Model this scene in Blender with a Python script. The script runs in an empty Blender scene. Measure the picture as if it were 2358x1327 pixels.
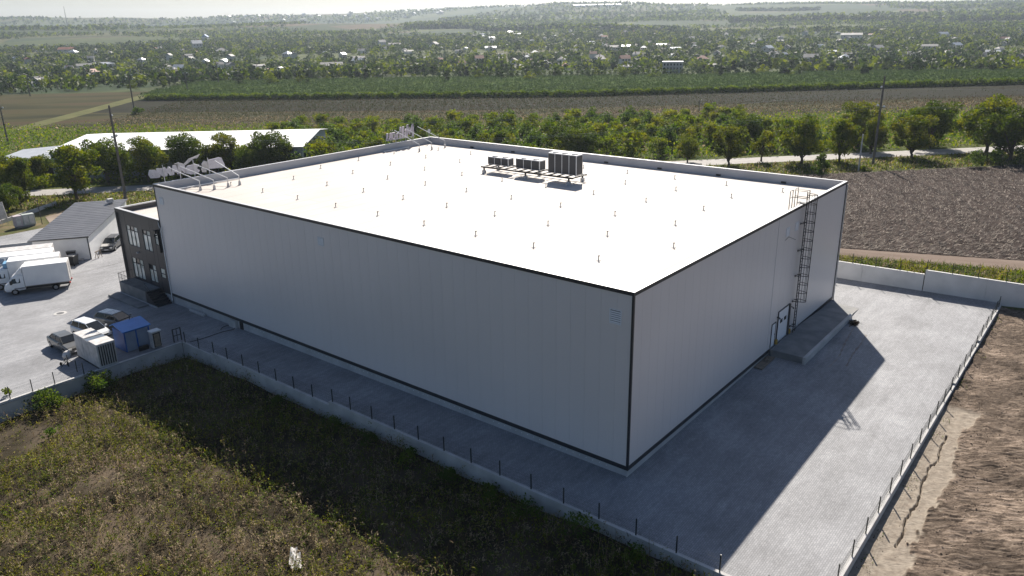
import bpy, math, random
import numpy as np
from mathutils import Vector, Matrix
R = math.radians
sc = bpy.context.scene
COL = sc.collection
rng = np.random.default_rng(7)
random.seed(7)

# ---------------------------------------------------------------- camera, light, exposure
cd = bpy.data.cameras.new('camera'); cam = bpy.data.objects.new('camera', cd); COL.objects.link(cam)
CAMX, CAMY, CAMZ = -37.493, -21.424, 27.564
rt = Vector((0.62804, -0.77802, -0.01592)).normalized()
fw = Vector((0.73229, 0.59781, -0.32615)); fw = (fw - rt * fw.dot(rt)).normalized(); up = rt.cross(fw)
cam.matrix_world = Matrix(((rt.x, up.x, -fw.x, CAMX), (rt.y, up.y, -fw.y, CAMY), (rt.z, up.z, -fw.z, CAMZ), (0, 0, 0, 1)))
cd.sensor_width = 36; cd.lens = 36 * 1784.39 / 2358
cd.clip_start = 0.5; cd.clip_end = 14000
sc.camera = cam

SUNV = Vector((10.15, 6.74, 10.0)).normalized()
w = bpy.data.worlds.new('World'); sc.world = w; w.use_nodes = True
nt = w.node_tree; nt.nodes.clear()
sky = nt.nodes.new('ShaderNodeTexSky'); sky.sky_type = 'NISHITA'; sky.sun_disc = False
sky.sun_elevation = math.asin(SUNV.z); sky.sun_rotation = math.atan2(SUNV.x, SUNV.y)
sky.altitude = 150; sky.air_density = 1.0; sky.dust_density = 1.5; sky.ozone_density = 4.0
bg = nt.nodes.new('ShaderNodeBackground'); bg.inputs[1].default_value = 0.05
wo = nt.nodes.new('ShaderNodeOutputWorld')
nt.links.new(sky.outputs[0], bg.inputs[0]); nt.links.new(bg.outputs[0], wo.inputs[0])
sd = bpy.data.lights.new('sun', 'SUN'); sd.energy = 5.0; sd.angle = R(0.55); sd.color = (1.0, 0.925, 0.82)
sun = bpy.data.objects.new('sun', sd); COL.objects.link(sun)
sun.rotation_euler = SUNV.to_track_quat('Z', 'Y').to_euler(); sun.location = (60, 40, 120)
vs = sc.view_settings
vs.view_transform = 'Standard'; vs.look = 'None'; vs.exposure = 0.82; vs.gamma = 1; vs.use_curve_mapping = False
sc.cycles.max_bounces = 6; sc.cycles.diffuse_bounces = 3; sc.cycles.volume_bounces = 0
sc.cycles.transparent_max_bounces = 6

# ---------------------------------------------------------------- terrain functions
def clamp(x, a, b): return a if x < a else b if x > b else x
def sstep(x, a, b):
    t = clamp((x - a) / (b - a), 0, 1); return t * t * (3 - 2 * t)
def lerp(a, b, t): return a + (b - a) * t
def table(x, T_):
    if x <= T_[0][0]: return T_[0][1]
    for (a, p), (b, q) in zip(T_, T_[1:]):
        if x <= b:
            t = (x - a) / (b - a); t = t * t * (3 - 2 * t); return p + (q - p) * t
    return T_[-1][1]
SKY = [(-20, .0088), (7, .0088), (11.8, .0099), (15.5, .0105), (18.7, .0128), (23.6, .0120), (27.6, .0133), (32.3, .0166), (35.3, .0178), (38.3, .0161), (42.8, .0139), (47.3, .0121), (51.4, .0106), (55.9, .0093), (61.3, .0078), (65.3, .0098), (71, .0115), (100, .011)]
RIGHT = [(400, -.0715), (520, -.0595), (650, -.0475), (850, -.0325), (1100, -.0215), (1450, -.0105), (1900, -.001), (2300, .005)]
LEFT = [(400, -.0715), (520, -.0600), (650, -.0490), (850, -.0345), (1100, -.0235), (1400, -.0125), (1800, -.0010), (2000, -.0010), (2600, -.004)]
def T(x, y):
    zp = 1.8 + 0.0058 * clamp(x, -60, 300) - 0.0219 * clamp(y, -60, 150)
    dx, dy = x - CAMX, y - CAMY; r = math.hypot(dx, dy)
    if r < 330: return zp
    B = math.degrees(math.atan2(dy, dx)); e = table(B, SKY)
    ww = sstep(B, 36, 50)
    er = table(r, RIGHT + [(2700, e), (9000, e * .55)]); el = table(r, LEFT + [(3300, e), (9000, e * .55)])
    zh = CAMZ + r * lerp(er, el, ww)
    zh += sstep(r, 600, 1200) * 1.5 * (math.sin(x * .011 + y * .006) + math.sin(y * .017 - x * .004))
    return lerp(zp, zh, sstep(r, 330, 560))
def Pz(x, y): return 0.011 * clamp(x, -45, 48) - 0.007 * clamp(y, -20, 110)      # paving level
def Fz(x, y):                                                                      # weedy field level
    b = -0.75 - 0.0215 * clamp(y, -20, 60) - 0.012 * clamp(-x - 6, 0, 60)
    return b + 0.10 * math.sin(x * .7 + y * .33) + 0.07 * math.sin(y * .9 - x * .4)
def Gz(x, y): return lerp(Pz(x, y), T(x, y), sstep(y, 86, 112))                    # left yard / verge
def tn(t, n):                                                                       # road-aligned coordinates
    return (.745 * n + .667 * t, .667 * n - .745 * t)
def tm(t, m): return tn(t, m - .165 * t)

# ---------------------------------------------------------------- materials
def mat(name, c1, c2=None, scale=1.0, rough=0.8, bump=0.0, bscale=None, metal=0.0, detail=6, spec=0.5, stretch=None,
        c3=None, trans=0.0, contrast=(.35, .65), emis=None, randv=0.0, coat=0.0):
    m = bpy.data.materials.new(name); m.use_nodes = True
    n = m.node_tree.nodes; L = m.node_tree.links; n.clear()
    out = n.new('ShaderNodeOutputMaterial'); b = n.new('ShaderNodeBsdfPrincipled')
    b.inputs['Roughness'].default_value = rough; b.inputs['Metallic'].default_value = metal
    b.inputs['Specular IOR Level'].default_value = spec if rough < .88 else min(spec, .06); b.inputs['Coat Weight'].default_value = coat
    b.inputs['Base Color'].default_value = (*c1, 1)
    vec = None
    if c2 is not None or bump:
        g = n.new('ShaderNodeNewGeometry'); vec = g.outputs['Position']
        if stretch:
            mp = n.new('ShaderNodeMapping'); mp.inputs['Scale'].default_value = stretch[:3]
            if len(stretch) > 3: mp.inputs['Rotation'].default_value = (0, 0, stretch[3]); mp.vector_type = 'TEXTURE'; mp.inputs['Scale'].default_value = tuple(1 / s for s in stretch[:3])
            L.new(vec, mp.inputs[0]); vec = mp.outputs[0]
    colout = None
    if c2 is not None:
        no = n.new('ShaderNodeTexNoise'); no.inputs['Scale'].default_value = scale; no.inputs['Detail'].default_value = detail
        L.new(vec, no.inputs[0])
        cr = n.new('ShaderNodeValToRGB'); e = cr.color_ramp.elements
        e[0].position = contrast[0]; e[0].color = (*c1, 1); e[1].position = contrast[1]; e[1].color = (*c2, 1)
        if c3 is not None:
            x = cr.color_ramp.elements.new(.5 * (contrast[0] + contrast[1])); x.color = (*c3, 1)
        L.new(no.outputs[0], cr.inputs[0]); colout = cr.outputs[0]
    if randv:
        oi = n.new('ShaderNodeObjectInfo'); hs = n.new('ShaderNodeHueSaturation')
        mr = n.new('ShaderNodeMapRange'); mr.inputs[3].default_value = 1 - randv; mr.inputs[4].default_value = 1 + randv
        L.new(oi.outputs['Random'], mr.inputs[0]); L.new(mr.outputs[0], hs.inputs['Value'])
        if colout: L.new(colout, hs.inputs['Color'])
        else: hs.inputs['Color'].default_value = (*c1, 1)
        colout = hs.outputs[0]
    if colout: L.new(colout, b.inputs['Base Color'])
    if bump:
        bn = n.new('ShaderNodeTexNoise'); bn.inputs['Scale'].default_value = bscale or scale * 4; bn.inputs['Detail'].default_value = 8
        L.new(vec, bn.inputs[0])
        bp = n.new('ShaderNodeBump'); bp.inputs['Strength'].default_value = min(1, bump); bp.inputs['Distance'].default_value = max(.02, bump * .1)
        L.new(bn.outputs[0], bp.inputs['Height']); L.new(bp.outputs[0], b.inputs['Normal'])
    if emis:
        b.inputs['Emission Color'].default_value = (*emis[0], 1); b.inputs['Emission Strength'].default_value = emis[1]
    if trans:
        tr = n.new('ShaderNodeBsdfTranslucent'); mx = n.new('ShaderNodeMixShader'); mx.inputs[0].default_value = trans
        if colout:
            hv = n.new('ShaderNodeHueSaturation'); hv.inputs['Value'].default_value = 1.5; hv.inputs['Saturation'].default_value = 1.1
            L.new(colout, hv.inputs['Color']); L.new(hv.outputs[0], tr.inputs[0])
        else: tr.inputs[0].default_value = (*[min(1, v * 1.5) for v in c1], 1)
        L.new(b.outputs[0], mx.inputs[1]); L.new(tr.outputs[0], mx.inputs[2]); L.new(mx.outputs[0], out.inputs[0])
    else: L.new(b.outputs[0], out.inputs[0])
    m['principled'] = 1
    return m
def nodes_of(m): return m.node_tree.nodes, m.node_tree.links

M = {}
M['panel'] = mat('silver_panel', (.75, .70, .68), (.78, .73, .71), .15, .40, metal=.05, randv=.005)
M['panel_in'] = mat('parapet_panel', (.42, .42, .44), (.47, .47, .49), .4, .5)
M['dark_trim'] = mat('anthracite_trim', (.022, .024, .030), (.03, .032, .038), 2, .45)
M['cap'] = mat('coping', (.55, .55, .56), rough=.4, metal=.3)
M['annex'] = mat('anthracite_cladding', (.035, .035, .042), (.042, .042, .05), .6, .45, randv=.03)
M['concw'] = mat('pale_render', (.60, .595, .58), (.70, .69, .675), .7, .85, .08, 10)
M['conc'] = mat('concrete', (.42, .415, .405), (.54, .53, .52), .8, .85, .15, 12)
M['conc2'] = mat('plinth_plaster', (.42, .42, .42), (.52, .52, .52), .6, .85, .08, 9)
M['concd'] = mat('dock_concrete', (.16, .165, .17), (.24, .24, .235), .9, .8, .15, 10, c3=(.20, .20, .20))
M['white'] = mat('white_paint', (.76, .76, .76), (.82, .82, .81), 1.2, .4)
M['whited'] = mat('weathered_white', (.40, .39, .38), (.58, .56, .55), 2.2, .55, contrast=(.3, .6))
M['black'] = mat('black_metal', (.012, .012, .014), rough=.45)
M['post'] = mat('fence_post_paint', (.012, .02, .018), rough=.4)
M['galv'] = mat('galvanised', (.50, .51, .52), (.60, .60, .61), 3, .4, metal=.6)
M['grey'] = mat('grey_plastic', (.12, .12, .125), rough=.5)
M['fin'] = mat('coil_fins', (.035, .035, .04), (.05, .05, .055), 12, .5)
M['glass'] = mat('window_glass', (.012, .015, .018), rough=.08, spec=.5)
M['lit'] = mat('painted_light_pane', (.78, .80, .74), (.50, .53, .48), .9, .35, coat=.6, detail=2, contrast=(.45, .55))  # pale mottled pane colour stands in for light showing in the windows
M['tyre'] = mat('tyre_rubber', (.015, .015, .015), rough=.9)
M['rim'] = mat('alloy_rim', (.35, .35, .36), rough=.35, metal=.7)
M['cwhite'] = mat('car_white', (.72, .73, .74), rough=.25, coat=.8)
M['cgrey'] = mat('car_grey_green', (.085, .085, .078), rough=.35, coat=.6)
M['cblack'] = mat('car_black', (.012, .013, .018), rough=.25, coat=.3)
M['cdark'] = mat('car_slate', (.10, .11, .12), rough=.25, coat=1)
M['blue'] = mat('blue_sheet', (.03, .20, .55), (.04, .23, .62), 1.5, .4)
M['pblue'] = mat('pale_blue_paint', (.16, .34, .52), rough=.4)
M['blued'] = mat('dark_blue_sheet', (.015, .10, .36), (.02, .12, .42), 1.5, .5)
M['lblue'] = mat('pale_blue_panel', (.22, .27, .35), (.27, .32, .40), 1.2, .5)
M['red'] = mat('lamp_red', (.45, .03, .02), rough=.3)
M['lens'] = mat('lamp_lens', (.75, .75, .72), rough=.1, coat=1)
M['wood'] = mat('weathered_wood', (.20, .16, .12), (.30, .24, .18), 3, .85, .2, 20)
M['pole'] = mat('concrete_pole', (.13, .115, .105), (.19, .17, .155), 1.5, .9, .15, 8)
M['tar'] = mat('asphalt_road', (.27, .255, .245), (.33, .315, .30), .7, .85, .1, 20)
M['shedroof'] = mat('slate_metal_roof', (.085, .088, .10), (.115, .118, .13), .8, .45)
M['wroof'] = mat('white_metal_roof', (.84, .84, .85), (.88, .88, .88), .3, .45)
M['yellow'] = mat('mustard_rubber', (.42, .26, .05), rough=.6)
M['cloth'] = mat('white_plastic_sheet', (.80, .78, .76), (.88, .86, .84), 4, .7, trans=.35)
M['bark'] = mat('bark', (.06, .048, .038), (.10, .08, .065), 5, .95, .4, 20)
M['porcelain'] = mat('white_insulator', (.85, .85, .83), rough=.12, coat=1)

# paving: interlocking blocks as fine print and relief on the slab
def paving_mat():
    m = mat('block_paving', (.3, .3, .3)); n, L = nodes_of(m)
    b = [x for x in n if x.type == 'BSDF_PRINCIPLED'][0]; b.inputs['Roughness'].default_value = .66; b.inputs['Specular IOR Level'].default_value = .2
    g = n.new('ShaderNodeNewGeometry')
    br = n.new('ShaderNodeTexBrick'); br.inputs['Scale'].default_value = 1.0
    br.inputs['Brick Width'].default_value = .24; br.inputs['Row Height'].default_value = .12; br.inputs['Mortar Size'].default_value = .010
    br.inputs['Mortar Smooth'].default_value = .2; br.inputs['Bias'].default_value = 0
    br.inputs['Color1'].default_value = (.266, .270, .284, 1); br.inputs['Color2'].default_value = (.330, .332, .346, 1); br.inputs['Mortar'].default_value = (.175, .18, .19, 1)
    L.new(g.outputs['Position'], br.inputs[0])
    # rows laid in lanes: faint bands + stains
    no = n.new('ShaderNodeTexNoise'); no.inputs['Scale'].default_value = .16; no.inputs['Detail'].default_value = 9; no.inputs['Roughness'].default_value = .62
    L.new(g.outputs['Position'], no.inputs[0])
    mr = n.new('ShaderNodeMapRange'); mr.inputs[1].default_value = .3; mr.inputs[2].default_value = .7; mr.inputs[3].default_value = .74; mr.inputs[4].default_value = 1.18
    L.new(no.outputs[0], mr.inputs[0])
    mp = n.new('ShaderNodeMapping'); mp.inputs['Scale'].default_value = (.12, 2.2, 1); L.new(g.outputs['Position'], mp.inputs[0])
    n2 = n.new('ShaderNodeTexNoise'); n2.inputs['Scale'].default_value = 1.0; n2.inputs['Detail'].default_value = 3; L.new(mp.outputs[0], n2.inputs[0])
    mr2 = n.new('ShaderNodeMapRange'); mr2.inputs[1].default_value = .3; mr2.inputs[2].default_value = .7; mr2.inputs[3].default_value = .92; mr2.inputs[4].default_value = 1.07
    L.new(n2.outputs[0], mr2.inputs[0])
    n3 = n.new('ShaderNodeTexNoise'); n3.inputs['Scale'].default_value = .55; n3.inputs['Detail'].default_value = 7; n3.inputs['Distortion'].default_value = 2.6; n3.inputs['Roughness'].default_value = .55
    mp3 = n.new('ShaderNodeMapping'); mp3.inputs['Scale'].default_value = (.35, 1.1, 1); L.new(g.outputs['Position'], mp3.inputs[0]); L.new(mp3.outputs[0], n3.inputs[0])
    mr3 = n.new('ShaderNodeMapRange'); mr3.inputs[1].default_value = .42; mr3.inputs[2].default_value = .60; mr3.inputs[3].default_value = .95; mr3.inputs[4].default_value = 1.05; L.new(n3.outputs[0], mr3.inputs[0])
    m3 = n.new('ShaderNodeMath'); m3.operation = 'MULTIPLY'; L.new(mr3.outputs[0], m3.inputs[0]); L.new(mr2.outputs[0], m3.inputs[1]); mr2 = m3
    mu = n.new('ShaderNodeMath'); mu.operation = 'MULTIPLY'; L.new(mr.outputs[0], mu.inputs[0]); L.new(mr2.outputs[0], mu.inputs[1])
    hs = n.new('ShaderNodeHueSaturation'); L.new(br.outputs[0], hs.inputs['Color']); L.new(mu.outputs[0], hs.inputs['Value'])
    L.new(hs.outputs[0], b.inputs['Base Color'])
    bp = n.new('ShaderNodeBump'); bp.inputs['Strength'].default_value = .5; bp.inputs['Distance'].default_value = .01; bp.invert = True
    L.new(br.outputs['Fac'], bp.inputs['Height']); L.new(bp.outputs[0], b.inputs['Normal'])
    return m
M['paving'] = paving_mat()
def roof_mat():
    m = mat('white_roof_membrane', (.49, .455, .425), (.56, .53, .495), .14, .65, spec=.2); n, L = nodes_of(m)
    b = [x for x in n if x.type == 'BSDF_PRINCIPLED'][0]; cr = [x for x in n if x.type == 'VALTORGB'][0]
    g = n.new('ShaderNodeNewGeometry'); br = n.new('ShaderNodeTexBrick'); br.inputs['Scale'].default_value = 1
    br.inputs['Brick Width'].default_value = 14; br.inputs['Row Height'].default_value = 1.9; br.inputs['Mortar Size'].default_value = .03
    br.inputs['Color1'].default_value = (1, 1, 1, 1); br.inputs['Color2'].default_value = (.95, .93, .92, 1); br.inputs['Mortar'].default_value = (.74, .68, .66, 1)
    L.new(g.outputs['Position'], br.inputs[0])
    mx = n.new('ShaderNodeMix'); mx.data_type = 'RGBA'; mx.blend_type = 'MULTIPLY'; mx.inputs[0].default_value = 1
    L.new(cr.outputs[0], mx.inputs[6]); L.new(br.outputs[0], mx.inputs[7]); L.new(mx.outputs[2], b.inputs['Base Color'])
    return m
M['roof'] = roof_mat()

# ---------------------------------------------------------------- mesh helpers
def link(o, parent=None):
    COL.objects.link(o)
    if parent is not None: o.parent = parent
    return o
def tag(o, label=None, cat=None, group=None, kind=None):
    if label: o['label'] = label
    if cat: o['category'] = cat
    if group: o['group'] = group
    if kind: o['kind'] = kind
    return o
def empty(name, loc=(0, 0, 0), rz=0, label=None, cat=None, group=None):
    o = bpy.data.objects.new(name, None); o.empty_display_size = .3
    o.location = loc; o.rotation_euler = (0, 0, rz); COL.objects.link(o)
    return tag(o, label, cat, group)
class MB:
    def __init__(s): s.v = []; s.f = []; s.mi = []; s.k = 0
    def add(s, vs, fs, k=None):
        o = len(s.v); s.v += [tuple(p) for p in vs]; s.f += [tuple(i + o for i in q) for q in fs]; s.mi += [s.k if k is None else k] * len(fs); return s
    def box(s, x0, x1, y0, y1, z0, z1, k=None):
        return s.add([(x0, y0, z0), (x1, y0, z0), (x1, y1, z0), (x0, y1, z0), (x0, y0, z1), (x1, y0, z1), (x1, y1, z1), (x0, y1, z1)],
                     [(0, 3, 2, 1), (4, 5, 6, 7), (0, 1, 5, 4), (1, 2, 6, 5), (2, 3, 7, 6), (3, 0, 4, 7)], k)
    def bbox(s, x0, x1, y0, y1, z0, z1, b=.02, k=None):     # box with chamfered upright and top edges
        P = lambda d, z: [(x0 + d, y0, z), (x1 - d, y0, z), (x1, y0 + d, z), (x1, y1 - d, z), (x1 - d, y1, z), (x0 + d, y1, z), (x0, y1 - d, z), (x0, y0 + d, z)]
        top = [(x0 + b, y0 + b, z1), (x1 - b, y0 + b, z1), (x1 - b, y0 + b, z1), (x1 - b, y1 - b, z1), (x1 - b, y1 - b, z1), (x0 + b, y1 - b, z1), (x0 + b, y1 - b, z1), (x0 + b, y0 + b, z1)]
        vs = P(b, z0) + P(b, z1 - b) + [top[0], top[1], top[3], top[5]]
        fs = [(7, 6, 5, 4, 3, 2, 1, 0)] + [(i, (i + 1) % 8, 8 + (i + 1) % 8, 8 + i) for i in range(8)]
        fs += [(8, 9, 17, 16), (9, 10, 17), (10, 11, 18, 17), (11, 12, 18), (12, 13, 19, 18), (13, 14, 19), (14, 15, 16, 19), (15, 8, 16), (16, 17, 18, 19)]
        return s.add(vs, fs, k)
    def hexa(s, p, k=None):          # 8 points: bottom 4 ccw, top 4 ccw
        return s.add(p, [(0, 3, 2, 1), (4, 5, 6, 7), (0, 1, 5, 4), (1, 2, 6, 5), (2, 3, 7, 6), (3, 0, 4, 7)], k)
    def quad(s, a, b, c, d, k=None): return s.add([a, b, c, d], [(0, 1, 2, 3)], k)
    def tube(s, pts, rad, n=6, k=None, caps=True):
        pts = [Vector(p) for p in pts]
        rads = rad if isinstance(rad, (list, tuple)) else [rad] * len(pts)
        vs = []; prev = None
        for i, p in enumerate(pts):
            d = (pts[min(i + 1, len(pts) - 1)] - pts[max(i - 1, 0)]).normalized()
            u = d.orthogonal().normalized() if prev is None else (prev - d * prev.dot(d)).normalized()
            prev = u; v = d.cross(u)
            for j in range(n):
                a = 2 * math.pi * j / n; vs.append(p + (u * math.cos(a) + v * math.sin(a)) * rads[i])
        fs = []
        for i in range(len(pts) - 1):
            for j in range(n):
                a = i * n + j; b = i * n + (j + 1) % n; fs.append((a, b, b + n, a + n))
        if caps: fs += [tuple(range(n))[::-1], tuple((len(pts) - 1) * n + j for j in range(n))]
        return s.add(vs, fs, k)
    def cyl(s, c, r, h, axis='z', n=16, k=None):
        c = Vector(c); d = {'x': Vector((1, 0, 0)), 'y': Vector((0, 1, 0)), 'z': Vector((0, 0, 1))}[axis]
        return s.tube([c, c + d * h], r, n, k)
    def prism(s, poly, y0, y1, k=None):   # poly in x,z extruded along y
        n = len(poly); vs = [(x, y0, z) for x, z in poly] + [(x, y1, z) for x, z in poly]
        fs = [tuple(range(n)), tuple(range(2 * n - 1, n - 1, -1))] + [(i, i + n, (i + 1) % n + n, (i + 1) % n) for i in range(n)]
        return s.add(vs, fs, k)
    def mesh(s, name, mats, smooth=False):
        me = bpy.data.meshes.new(name); me.from_pydata(s.v, [], s.f)
        for m in (mats if isinstance(mats, (list, tuple)) else [mats]): me.materials.append(m)
        if any(s.mi): me.polygons.foreach_set('material_index', s.mi)
        if smooth: me.polygons.foreach_set('use_smooth', [True] * len(me.polygons))
        me.update(); return me
    def build(s, name, mats, parent=None, smooth=False, **kw):
        o = bpy.data.objects.new(name, s.mesh(name, mats, smooth)); link(o, parent); tag(o, **kw); return o
def inst(name, mesh, parent=None, loc=(0, 0, 0), rot=(0, 0, 0), scale=(1, 1, 1), **kw):
    o = bpy.data.objects.new(name, mesh); o.location = loc; o.rotation_euler = rot; o.scale = scale; link(o, parent); tag(o, **kw); return o
def npmesh(name, V, F, mats, mi=None, smooth=False):
    V = np.asarray(V, np.float32).reshape(-1, 3); F = np.asarray(F, np.int32); k = F.shape[1]
    me = bpy.data.meshes.new(name); me.vertices.add(len(V)); me.vertices.foreach_set('co', V.ravel())
    me.loops.add(F.size); me.loops.foreach_set('vertex_index', F.ravel())
    me.polygons.add(len(F)); me.polygons.foreach_set('loop_start', np.arange(0, F.size, k, dtype=np.int32))
    for m in (mats if isinstance(mats, (list, tuple)) else [mats]): me.materials.append(m)
    if mi is not None: me.polygons.foreach_set('material_index', np.asarray(mi, np.int32))
    if smooth: me.polygons.foreach_set('use_smooth', np.ones(len(F), bool))
    me.update(calc_edges=True); return me
def grid(name, fx, ss, tt, zf, m, smooth=True, **kw):
    """sheet over parameters s,t: fx(s,t)->(x,y), zf(x,y)->z"""
    V = []; 
    for s_ in ss:
        for t_ in tt:
            x, y = fx(s_, t_); V.append((x, y, zf(x, y)))
    a, b = len(ss), len(tt); F = [(i * b + j, (i + 1) * b + j, (i + 1) * b + j + 1, i * b + j + 1) for i in range(a - 1) for j in range(b - 1)]
    F = np.array(F)
    A, B_, C_ = (np.array(V[F[0][q]]) for q in (0, 1, 2))
    if np.cross(B_ - A, C_ - A)[2] < 0: F = F[:, ::-1]
    me = npmesh(name, V, F, m, smooth=smooth)
    return tag(link(bpy.data.objects.new(name, me)), kind='structure', **kw)
def leafcloud(P, size, aspect=.6, flat=0.0, fold=.18, r=None):
    """quads (random orientation) centred at P (N,3). size: (N,) half sizes"""
    r = r or rng
    N = len(P); P = np.asarray(P, float)
    a = r.normal(size=(N, 3)); a[:, 2] *= (1 - flat); a /= np.linalg.norm(a, axis=1)[:, None]
    b = r.normal(size=(N, 3)); b[:, 2] *= (1 - flat); b -= a * (a * b).sum(1)[:, None]; b /= np.linalg.norm(b, axis=1)[:, None]
    s = np.asarray(size).reshape(-1, 1) * np.ones((N, 1))
    c = np.cross(a, b) * s * fold
    V = np.stack([P - a * s, P - b * s * aspect + c, P + a * s, P + b * s * aspect + c], 1).reshape(-1, 3)
    F = np.arange(4 * N).reshape(N, 4)
    return V, F
def lin(a, b, n): return [a + (b - a) * i / (n - 1) for i in range(n)]

# ---------------------------------------------------------------- ground, fields, road
def parcels_mat():
    m = mat('hillside_scrub', (.05, .065, .028)); n, L = nodes_of(m)
    b = [x for x in n if x.type == 'BSDF_PRINCIPLED'][0]; b.inputs['Roughness'].default_value = .95; b.inputs['Specular IOR Level'].default_value = .1
    g = n.new('ShaderNodeNewGeometry')
    mp = n.new('ShaderNodeMapping'); mp.inputs['Rotation'].default_value = (0, 0, R(-48)); mp.inputs['Scale'].default_value = (.0035, .0075, 0); mp.vector_type = 'POINT'
    L.new(g.outputs['Position'], mp.inputs[0])
    vo = n.new('ShaderNodeTexVoronoi'); vo.inputs['Scale'].default_value = 1; vo.inputs['Randomness'].default_value = .8; L.new(mp.outputs[0], vo.inputs[0])
    cr = n.new('ShaderNodeValToRGB'); cr.color_ramp.interpolation = 'CONSTANT'
    e = cr.color_ramp.elements; e[0].color = (.030, .046, .014, 1); e[1].position = .2; e[1].color = (.055, .070, .022, 1)
    for p, c in ((.38, (.075, .075, .030)), (.5, (.028, .048, .018)), (.66, (.07, .085, .026)), (.8, (.085, .062, .036)), (.88, (.045, .062, .02))):
        x = e.new(p); x.color = (*c, 1)
    sp = n.new('ShaderNodeSeparateColor'); L.new(vo.outputs['Color'], sp.inputs[0]); L.new(sp.outputs[0], cr.inputs[0])
    no = n.new('ShaderNodeTexNoise'); no.inputs['Scale'].default_value = .06; no.inputs['Detail'].default_value = 10; no.inputs['Roughness'].default_value = .7; L.new(g.outputs['Position'], no.inputs[0])
    mr = n.new('ShaderNodeMapRange'); mr.inputs[1].default_value = .3; mr.inputs[2].default_value = .7; mr.inputs[3].default_value = .6; mr.inputs[4].default_value = 1.35; L.new(no.outputs[0], mr.inputs[0])
    hs = n.new('ShaderNodeHueSaturation'); L.new(cr.outputs[0], hs.inputs['Color']); L.new(mr.outputs[0], hs.inputs['Value']); L.new(hs.outputs[0], b.inputs['Base Color'])
    return m
M['parcels'] = parcels_mat()
M['earth'] = mat('rough_grass_earth', (.075, .085, .03), (.17, .13, .08), .35, .95, .5, 3, c3=(.10, .095, .045), contrast=(.35, .62))
M['verge'] = mat('verge_grass', (.05, .07, .016), (.13, .115, .05), .25, .95, .4, 3, c3=(.075, .085, .025))
M['orch'] = mat('orchard_grass', (.05, .075, .015), (.09, .095, .03), .12, .95, .3, 1.5)
M['plough'] = mat('ploughed_soil', (.024, .017, .015), (.062, .047, .041), 1.1, .95, 1.0, 2.2, stretch=(.3, 1.3, 1, R(24)))
M['track'] = mat('dirt_track', (.14, .105, .085), (.22, .175, .145), .35, .95, .4, 2, stretch=(1, .12, 1, R(12)))
M['dirt'] = mat('yard_dirt', (.22, .175, .14), (.32, .265, .215), .5, .95, .3, 4)
M['f_brown'] = mat('dried_crop_soil', (.022, .023, .009), (.058, .040, .021), .07, .95, .5, 1.0, stretch=(.2, 1, 1, R(-48)), c3=(.050, .046, .018))
M['f_olive'] = mat('sparse_crop_soil', (.052, .058, .032), (.085, .075, .045), .10, .95, .5, 1.0, stretch=(.15, 1, 1, R(-48)), c3=(.065, .068, .036))
M['f_dark'] = mat('dark_tilled_soil', (.013, .013, .008), (.020, .020, .010), .05, .95, .3, .8, stretch=(.12, 1, 1, R(-48)))
M['f_path'] = mat('grass_path', (.085, .09, .035), (.12, .12, .05), .2, .95)

# base sheet under everything on the near side (hidden below the zone sheets laid on it)
def base_z(x, y):
    drop = 4.5 * (1 - sstep(max(x - 46.0, y - 72.0), 0, 3))
    return (Gz(x, y) if x < 46 else T(x, y)) - .06 - drop
xs = [-90, -60, -45] + [-35 + i * 2.5 for i in range(70)]
grid('ground', lambda s, t: (s, t), xs, [-90, -60] + [-45 + i * 2.5 for i in range(100)], lambda x, y: base_z(x, y) - (.12 if .745 * x + .667 * y > 90 else 0), M['earth'],
     label='rough grassy earth around the site between the walls and the road')
TT = lin(-460, 440, 91)
grid('grass_verge', tn, TT, [86, 89, 92, 96, 100], T, M['verge'], label='grass verge along the near side of the road')
grid('road', tn, TT, [100, 103, 106], lambda x, y: T(x, y) + .02, M['tar'], label='pale asphalt country road passing behind the warehouse')
def orch(t, s): return tn(t, 106 + (178 - .165 * t - 106) * s)
grid('orchard_ground', orch, TT, lin(0, 1, 9), T, M['orch'], label='green and yellow orchard grass beyond the road')
# fields beyond the orchard, parallel to the road; split at the diagonal path on the left
PATHT = -150
def strip(name, m0, m1, t0, t1, m, lab, k=12):
    return grid(name, tm, lin(t0, t1, max(3, int(abs(t1 - t0) / 12))), lin(m0, m1, k), T, m, label=lab)
def edge_t(mm):  # diagonal grass path: runs from (m 185,t -112) out to (m 300,t -128)
    return -143 - (mm - 178) * .03
def fieldR(name, m0, m1, t1, m, lab):
    return grid(name, lambda s, q: tm(lerp(edge_t(q), t1, s), q), lin(0, 1, 50), lin(m0, m1, 6), T, m, label=lab)
fieldR('dried_crop_field', 178, 221, 440, M['f_brown'], 'brown dried crop field nearest behind the orchard')
fieldR('dark_field', 221, 264, 440, M['f_dark'], 'dark tilled field in front of the tall green crop strip')
grid('field_path', lambda s, q: tm(edge_t(q) - 7 * s, q), [0, 1], lin(178, 310, 14), T, M['f_path'], label='yellowish grass path running diagonally between two fields')
grid('far_left_field', lambda s, q: tm(lerp(-460, edge_t(q) - 7, s), q), lin(0, 1, 30), lin(178, 310, 10), T, M['f_brown'], label='brown field at left beyond the white roofed hall')
grid('crop_strip_ground', lambda s, q: tm(lerp(edge_t(q), 440, s), q), lin(0, 1, 50), [264, 285, 310], T, M['orch'], label='ground under the tall green crop strip')
mm = [310]; st = 10
while mm[-1] < 3900: mm.append(mm[-1] + st); st *= 1.085
ss_ = sorted(set([round(v) for v in list(np.sign(q) * abs(q) ** 1.7 * 4300 for q in np.linspace(-1, 1, 150))]))
def hillf(s, m_):
    tmin = -460; 
    return tn(s, m_ - .165 * clamp(s, -460, 440)) if abs(s) < 1e9 else (0, 0)
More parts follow.
